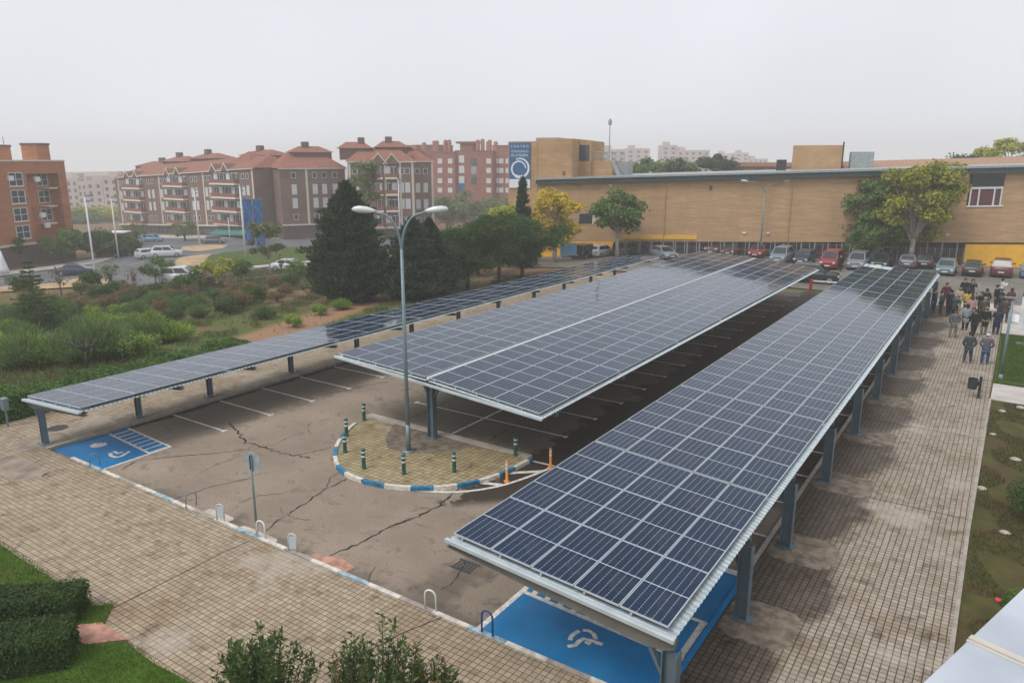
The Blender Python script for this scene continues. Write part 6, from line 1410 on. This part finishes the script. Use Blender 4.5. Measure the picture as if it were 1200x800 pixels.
# poses: hands (left, right), feet (left, right), lean
def person_proto(pose, coat=False, female=False):
    t = thing('person', '', 'person'); sh = .20 if not female else .175; V = Vector
    stance = {'still': .10, 'wide': .17, 'stride': .09, 'photo': .12, 'pocket': .13, 'fold': .10}[pose]
    fy = {'stride': .20}.get(pose, .03)
    lf, rf = V((-stance, -fy, .07)), V((stance, fy, .07)); hipL, hipR = V((-.09, 0, .92)), V((.09, 0, .92)); kL = V((-.10-stance*.25, -fy*.4-.02, .50)); kR = V((.10+stance*.25, fy*.4-.02, .50))
    sL, sR = V((-sh, 0, 1.44)), V((sh, 0, 1.44))
    arms = {'still': ((-.26, .02, 1.16), (-.27, -.04, .90)), 'wide': ((-.30, .05, 1.18), (-.24, -.06, .95)), 'stride': ((-.25, .10, 1.17), (-.25, -.03, .93)), 'photo': ((-.27, -.14, 1.22), (-.10, -.34, 1.46)), 'pocket': ((-.33, .08, 1.19), (-.20, -.03, .98)), 'fold': ((-.28, -.06, 1.17), (.02, -.24, 1.14))}[pose]
    eL, hL = V(arms[0]), V(arms[1]); eR = V((-eL.x, eL.y if pose != 'stride' else -.05, eL.z)); hR = V((-hL.x, hL.y if pose != 'stride' else -.18, hL.z+(.03 if pose == 'fold' else 0)))
    J = [((0, 0, .95), .09), ((0, .0, 1.12), .12), ((0, .0, 1.32), (.155, .12)), ((0, 0, 1.45), .10), ((0, -.01, 1.53), .055), ((0, -.02, 1.60), .075), ((0, -.015, 1.68), .095), ((0, -.01, 1.745), .07), ((0, -.105, 1.655), .018)]
    E_ = [(0, 1), (1, 2), (2, 3), (3, 4), (4, 5), (5, 6), (6, 7), (6, 8)]
    def chain(start, pts): 
        a = start
        for p_, r in pts: J.append((tuple(p_), r)); E_.append((a, len(J)-1)); a = len(J)-1
        return a
    for s_, sh_, el, ha in ((-1, sL, eL, hL), (1, sR, eR, hR)):
        w = chain(3, [(sh_, .062), (sh_.lerp(el, .5), .050), (el, .042), (el.lerp(ha, .5), .036), (ha, .026)])
        d = (ha-el).normalized(); palm = ha+d*.06; side = V((s_, 0, 0)).cross(d).normalized()
        pa = chain(w, [(palm, (.032, .022))])
        for k, (o_, ln) in enumerate(((-.028, .055), (-.009, .07), (.010, .066), (.028, .05))): b_ = palm+side*o_+d*.03; c_ = b_+d*ln*.6; e_ = c_+d*ln*.4+V((-s_*.012, -.01, 0)); chain(pa, [(b_, .010), (c_, .009), (e_, .008)])
        chain(pa, [(palm+side*-.035-d*.02, .012), (palm+side*-.055+d*.01, .009)])
    for s_, hp, kn, ft in ((-1, hipL, kL, lf), (1, hipR, kR, rf)):
        chain(0, [(hp, .095), (hp.lerp(kn, .5), .078), (kn, .056), (kn.lerp(ft, .4), .055), (ft, .040), (ft+V((0, -.07, -.03)), .040), (ft+V((s_*.02, -.17, -.04)), .032)])
    skin_body('body', J, E_, t, SK, 1)
    # clothes follow the same joints with a little more girth
    low = .92 if not coat else .62
    Jc = [((0, 0, .94), (.195, .165)), ((0, .0, 1.12), (.195, .16)), ((0, .0, 1.32), (.225, .17)), ((0, 0, 1.44), (.16, .13)), ((0, -.0, 1.51), .09), ((0, 0, .84), (.19, .165))]; Ec = [(0, 1), (1, 2), (2, 3), (3, 4), (0, 5)]
    if coat: Jc.append(((0, 0, .70), (.20, .175))); Ec.append((5, 6)); Jc.append(((0, 0, .50), (.21, .18))); Ec.append((6, 7))
    for sh_, el, ha in ((sL, eL, hL), (sR, eR, hR)):
        a = 3
        for p_, r in ((sh_, .10), (sh_.lerp(el, .5), .085), (el, .075), (el.lerp(ha, .5), .067), (el.lerp(ha, .95), .056)): Jc.append((tuple(p_), r)); Ec.append((a, len(Jc)-1)); a = len(Jc)-1
    skin_body('jacket', Jc, Ec, t, CL['black'], 2)
    Jt = [((0, 0, 1.0), (.165, .14))]; Et = []
    for hp, kn, ft in ((hipL, kL, lf), (hipR, kR, rf)):
        a = 0
        for p_, r in ((hp, .135), (hp.lerp(kn, .5), .115), (kn, .092), (kn.lerp(ft, .5), .085), (kn.lerp(ft, .95), .075)): Jt.append((tuple(p_), r)); Et.append((a, len(Jt)-1)); a = len(Jt)-1
    skin_body('trousers', Jt, Et, t, CL['black'], 2)
    Jh = [((0, .012, 1.70), .105), ((0, .0, 1.765), .075), ((0, .055, 1.66), .07)]; Eh = [(0, 1), (0, 2)]
    if female: Jh.append(((0, .075, 1.56), .06)); Eh.append((2, 3)); Jh.append(((0, .085, 1.46), .04)); Eh.append((3, 4))
    skin_body('hair', Jh, Eh, t, HA['dark'], 2)
    for ft, s_ in ((lf, -1), (rf, 1)): skin_body('shoe', [(tuple(ft+V((0, .03, -.02))), .045), (tuple(ft+V((0, -.07, -.03))), .044), (tuple(ft+V((s_*.02, -.18, -.035))), .036)], [(0, 1), (1, 2)], t, SHO, 1)
    mb = MB()
    for s_ in (-1, 1): mb.lathe([(.004, -.008), (.012, 0), (.004, .008)], (s_*.032, -.103, 1.685), 6)
    mb.box(-.025, -.105, 1.628, .025, -.096, 1.636); mb.build('eyes', SHO, t)
    if pose == 'photo': mb = MB(); c = (hL+hR)/2+V((0, -.05, .10)); mb.box(-.045, c.y-.01, c.z-.04, .045, c.y+.005, c.z+.11); mb.box(-.1, c.y-.0, c.z-.03, .1, c.y+.02, c.z+.01) ; mb.build('phone', M['dark'], t)
    return t
PR = {}
def person(px, py, rz, pose, jk, tr, hair, label, coat=False, female=False, s_=1.0, z=.1):
    key = (pose, coat, female)
    if key not in PR: PR[key] = person_proto(*key); o = PR[key]
    else: o = copy_tree(PR[key])
    x, y = G(px, py, z); o.location = (x, y, z+.0); o.rotation_euler = (0, 0, rz); o.scale = (s_, s_, s_)
    o['label'] = label; o['group'] = 'people gathered at the far end of the walk'
    for c in o.children:
        n = c.name.split('.')[0]; m = {'jacket': CL[jk], 'trousers': CL[tr], 'hair': HA[hair]}.get(n)
        if m: c.material_slots[0].link = 'OBJECT'; c.material_slots[0].material = m
B_ = PI+.2  # facing away from the camera
person(1133, 425, B_, 'wide', 'slate', 'slate', 'dark', 'person in a dark slate jacket, left of the two people nearest on the walk')
person(1153, 427, B_-.2, 'pocket', 'grey', 'jeans', 'white', 'person with a white cap, grey jacket and blue jeans, right of the two nearest')
person(1116, 395, B_, 'wide', 'grey', 'khaki', 'brown', 'person in a grey jacket and khaki trousers with legs apart')
person(1130, 387, B_, 'still', 'lightgrey', 'black', 'dark', 'person in a pale grey coat and black trousers', True, True)
person(1140, 394, B_+.2, 'stride', 'black', 'black', 'dark', 'person in a slim black jacket stepping, behind the two nearest')
person(1152, 392, B_, 'still', 'black', 'khaki', 'blond', 'broad person in a long black coat in the middle of the crowd', True, s_=1.04)
person(1166, 392, B_-.3, 'fold', 'navy', 'navy', 'brown', 'person in a long dark navy coat at the right of the crowd', True, True)
person(1111, 369, B_+.6, 'still', 'black', 'black', 'dark', 'tall person in black beside the last roof columns', True, s_=1.05)
person(1101, 369, PI/2, 'fold', 'slate', 'black', 'dark', 'person in dark clothes leaning in from beneath the near solar roof')
person(1093, 366, 1.2, 'still', 'navy', 'navy', 'brown', 'person in navy standing under the edge of the near solar roof')
person(1107, 358, .4, 'pocket', 'maroon', 'black', 'brown', 'person in a maroon jacket at the back left of the crowd')
person(1117, 374, B_-.6, 'photo', 'slate', 'black', 'grey', 'person in slate raising both hands with a phone, left of the pale coats')
person(1122, 364, B_, 'still', 'cream', 'cream', 'blond', 'person in a cream coat in the centre of the crowd', True, True)
person(1131, 368, B_+.3, 'fold', 'yellow', 'brown', 'dark', 'person with a yellow top in the centre of the crowd', False, True)
person(1136, 376, B_, 'still', 'pink', 'black', 'brown', 'person in a pale pinkish jacket behind the black stepping figure', False, True)
person(1128, 352, .1, 'still', 'black', 'black', 'dark', 'person in black at the back of the crowd, facing the camera')
person(1137, 353, .3, 'photo', 'black', 'slate', 'dark', 'person in black holding up a phone at the back of the crowd')
person(1147, 370, B_+.9, 'photo', 'black', 'black', 'brown', 'person in black raising a phone right of the centre of the crowd')
person(1153, 366, B_, 'wide', 'black', 'navy', 'dark', 'person in a wide black jacket at the back right of the crowd')
person(1151, 377, B_, 'still', 'olive', 'olive', 'grey', 'grey haired person in an olive jacket')
person(1166, 361, 1.0, 'still', 'black', 'black', 'dark', 'slim person in black standing apart at the back right')
person(1172, 352, 1.8, 'photo', 'white', 'slate', 'dark', 'person in a white shirt raising a phone at the far right back')
person(1171, 372, B_+.4, 'stride', 'navy', 'jeans', 'dark', 'person in navy and jeans beside the short lamp post')
person(1182, 365, B_, 'fold', 'maroon', 'black', 'dark', 'person in dark maroon near the white banner', False, True, z=.06)
person(1176, 378, B_-.5, 'pocket', 'brown', 'slate', 'brown', 'person in a brown jacket right behind the short lamp post', z=.1)
person(984, 318.5, .3, 'still', 'black', 'black', 'dark', 'lone person in black crossing the far car park between the solar roofs', z=.03)
person(992, 305, 1.3, 'stride', 'black', 'slate', 'dark', 'lone person in dark clothes at the far fence behind the silver people carrier', z=.03)
person(1123, 306, 1.3, 'stride', 'black', 'black', 'dark', 'lone person in dark clothes walking by the left end of the yellow wall', z=.03)
# ================================================================== CAMERA, AIR AND LIGHT
cd = bpy.data.cameras.new('camera'); cam = bpy.data.objects.new('camera', cd); COL.objects.link(cam); sc.camera = cam
cam.location = (0, 0, H); cam.rotation_euler = (PI/2-PIT, 0, YAW); cd.sensor_width = 36; cd.lens = F/1200*36; cd.clip_end = 6000; cd.clip_start = .1
hz = Mt('haze_air'); nt = hz.nt; nt.nodes.remove(hz.b); vol = nt.nodes.new('ShaderNodeVolumePrincipled'); vol.inputs['Color'].default_value = (1, 1, 1, 1); vol.inputs['Density'].default_value = HAZE; vol.inputs['Anisotropy'].default_value = .2
nt.links.new(vol.outputs[0], nt.nodes['Material Output'].inputs['Volume'])
mb = MB(); mb.box(-900, -120, -17, 420, 960, 32); o = mb.build('haze', hz.m); o['kind'] = 'stuff'; o['label'] = 'thin grey mist over the whole place'
w = bpy.data.worlds.new('World'); sc.world = w; w.use_nodes = True; nt = w.node_tree; bg = nt.nodes['Background']
sky = nt.nodes.new('ShaderNodeTexSky'); sky.sky_type = 'NISHITA'; sky.sun_disc = False; EL = math.radians(55); AZ = math.radians(SUNAZ)
sky.sun_elevation = EL; sky.sun_rotation = AZ; sky.air_density = 1; sky.dust_density = 6; sky.ozone_density = 1
hs = nt.nodes.new('ShaderNodeHueSaturation'); hs.inputs['Saturation'].default_value = .18; nt.links.new(sky.outputs[0], hs.inputs['Color'])
# even cloud layer over the clear sky
tc = nt.nodes.new('ShaderNodeTexCoord'); nz = nt.nodes.new('ShaderNodeTexNoise'); nz.inputs['Scale'].default_value = 1.3; nz.inputs['Detail'].default_value = 3; nt.links.new(tc.outputs['Generated'], nz.inputs['Vector'])
mr = nt.nodes.new('ShaderNodeMapRange'); mr.inputs['From Min'].default_value = .3; mr.inputs['From Max'].default_value = .7; mr.inputs['To Min'].default_value = .9; mr.inputs['To Max'].default_value = 1.08; nt.links.new(nz.outputs['Fac'], mr.inputs['Value'])
mx = nt.nodes.new('ShaderNodeMix'); mx.data_type = 'RGBA'; mx.inputs[0].default_value = .88; nt.links.new(hs.outputs[0], mx.inputs[6]); mx.inputs[7].default_value = CLOUD
ml = nt.nodes.new('ShaderNodeVectorMath'); ml.operation = 'MULTIPLY'; nt.links.new(mx.outputs[2], ml.inputs[0]); nt.links.new(mr.outputs[0], ml.inputs[1]); nt.links.new(ml.outputs[0], bg.inputs['Color']); bg.inputs['Strength'].default_value = .1
sd = bpy.data.lights.new('sun', 'SUN'); so = bpy.data.objects.new('sun', sd); COL.objects.link(so); sd.energy = SUNE; sd.angle = math.radians(25); sd.color = (1, .96, .9)
so.rotation_euler = (PI/2-EL, 0, PI-AZ); so.location = (0, 0, 60)
sc.view_settings.view_transform = 'Standard'; sc.view_settings.look = 'None'; sc.view_settings.exposure = EXPO; sc.view_settings.gamma = 1; sc.view_settings.use_curve_mapping = False
sc.render.engine = 'CYCLES'; sc.render.resolution_x = 1024; sc.render.resolution_y = 682
sc.cycles.volume_bounces = 6; sc.cycles.max_bounces = 8
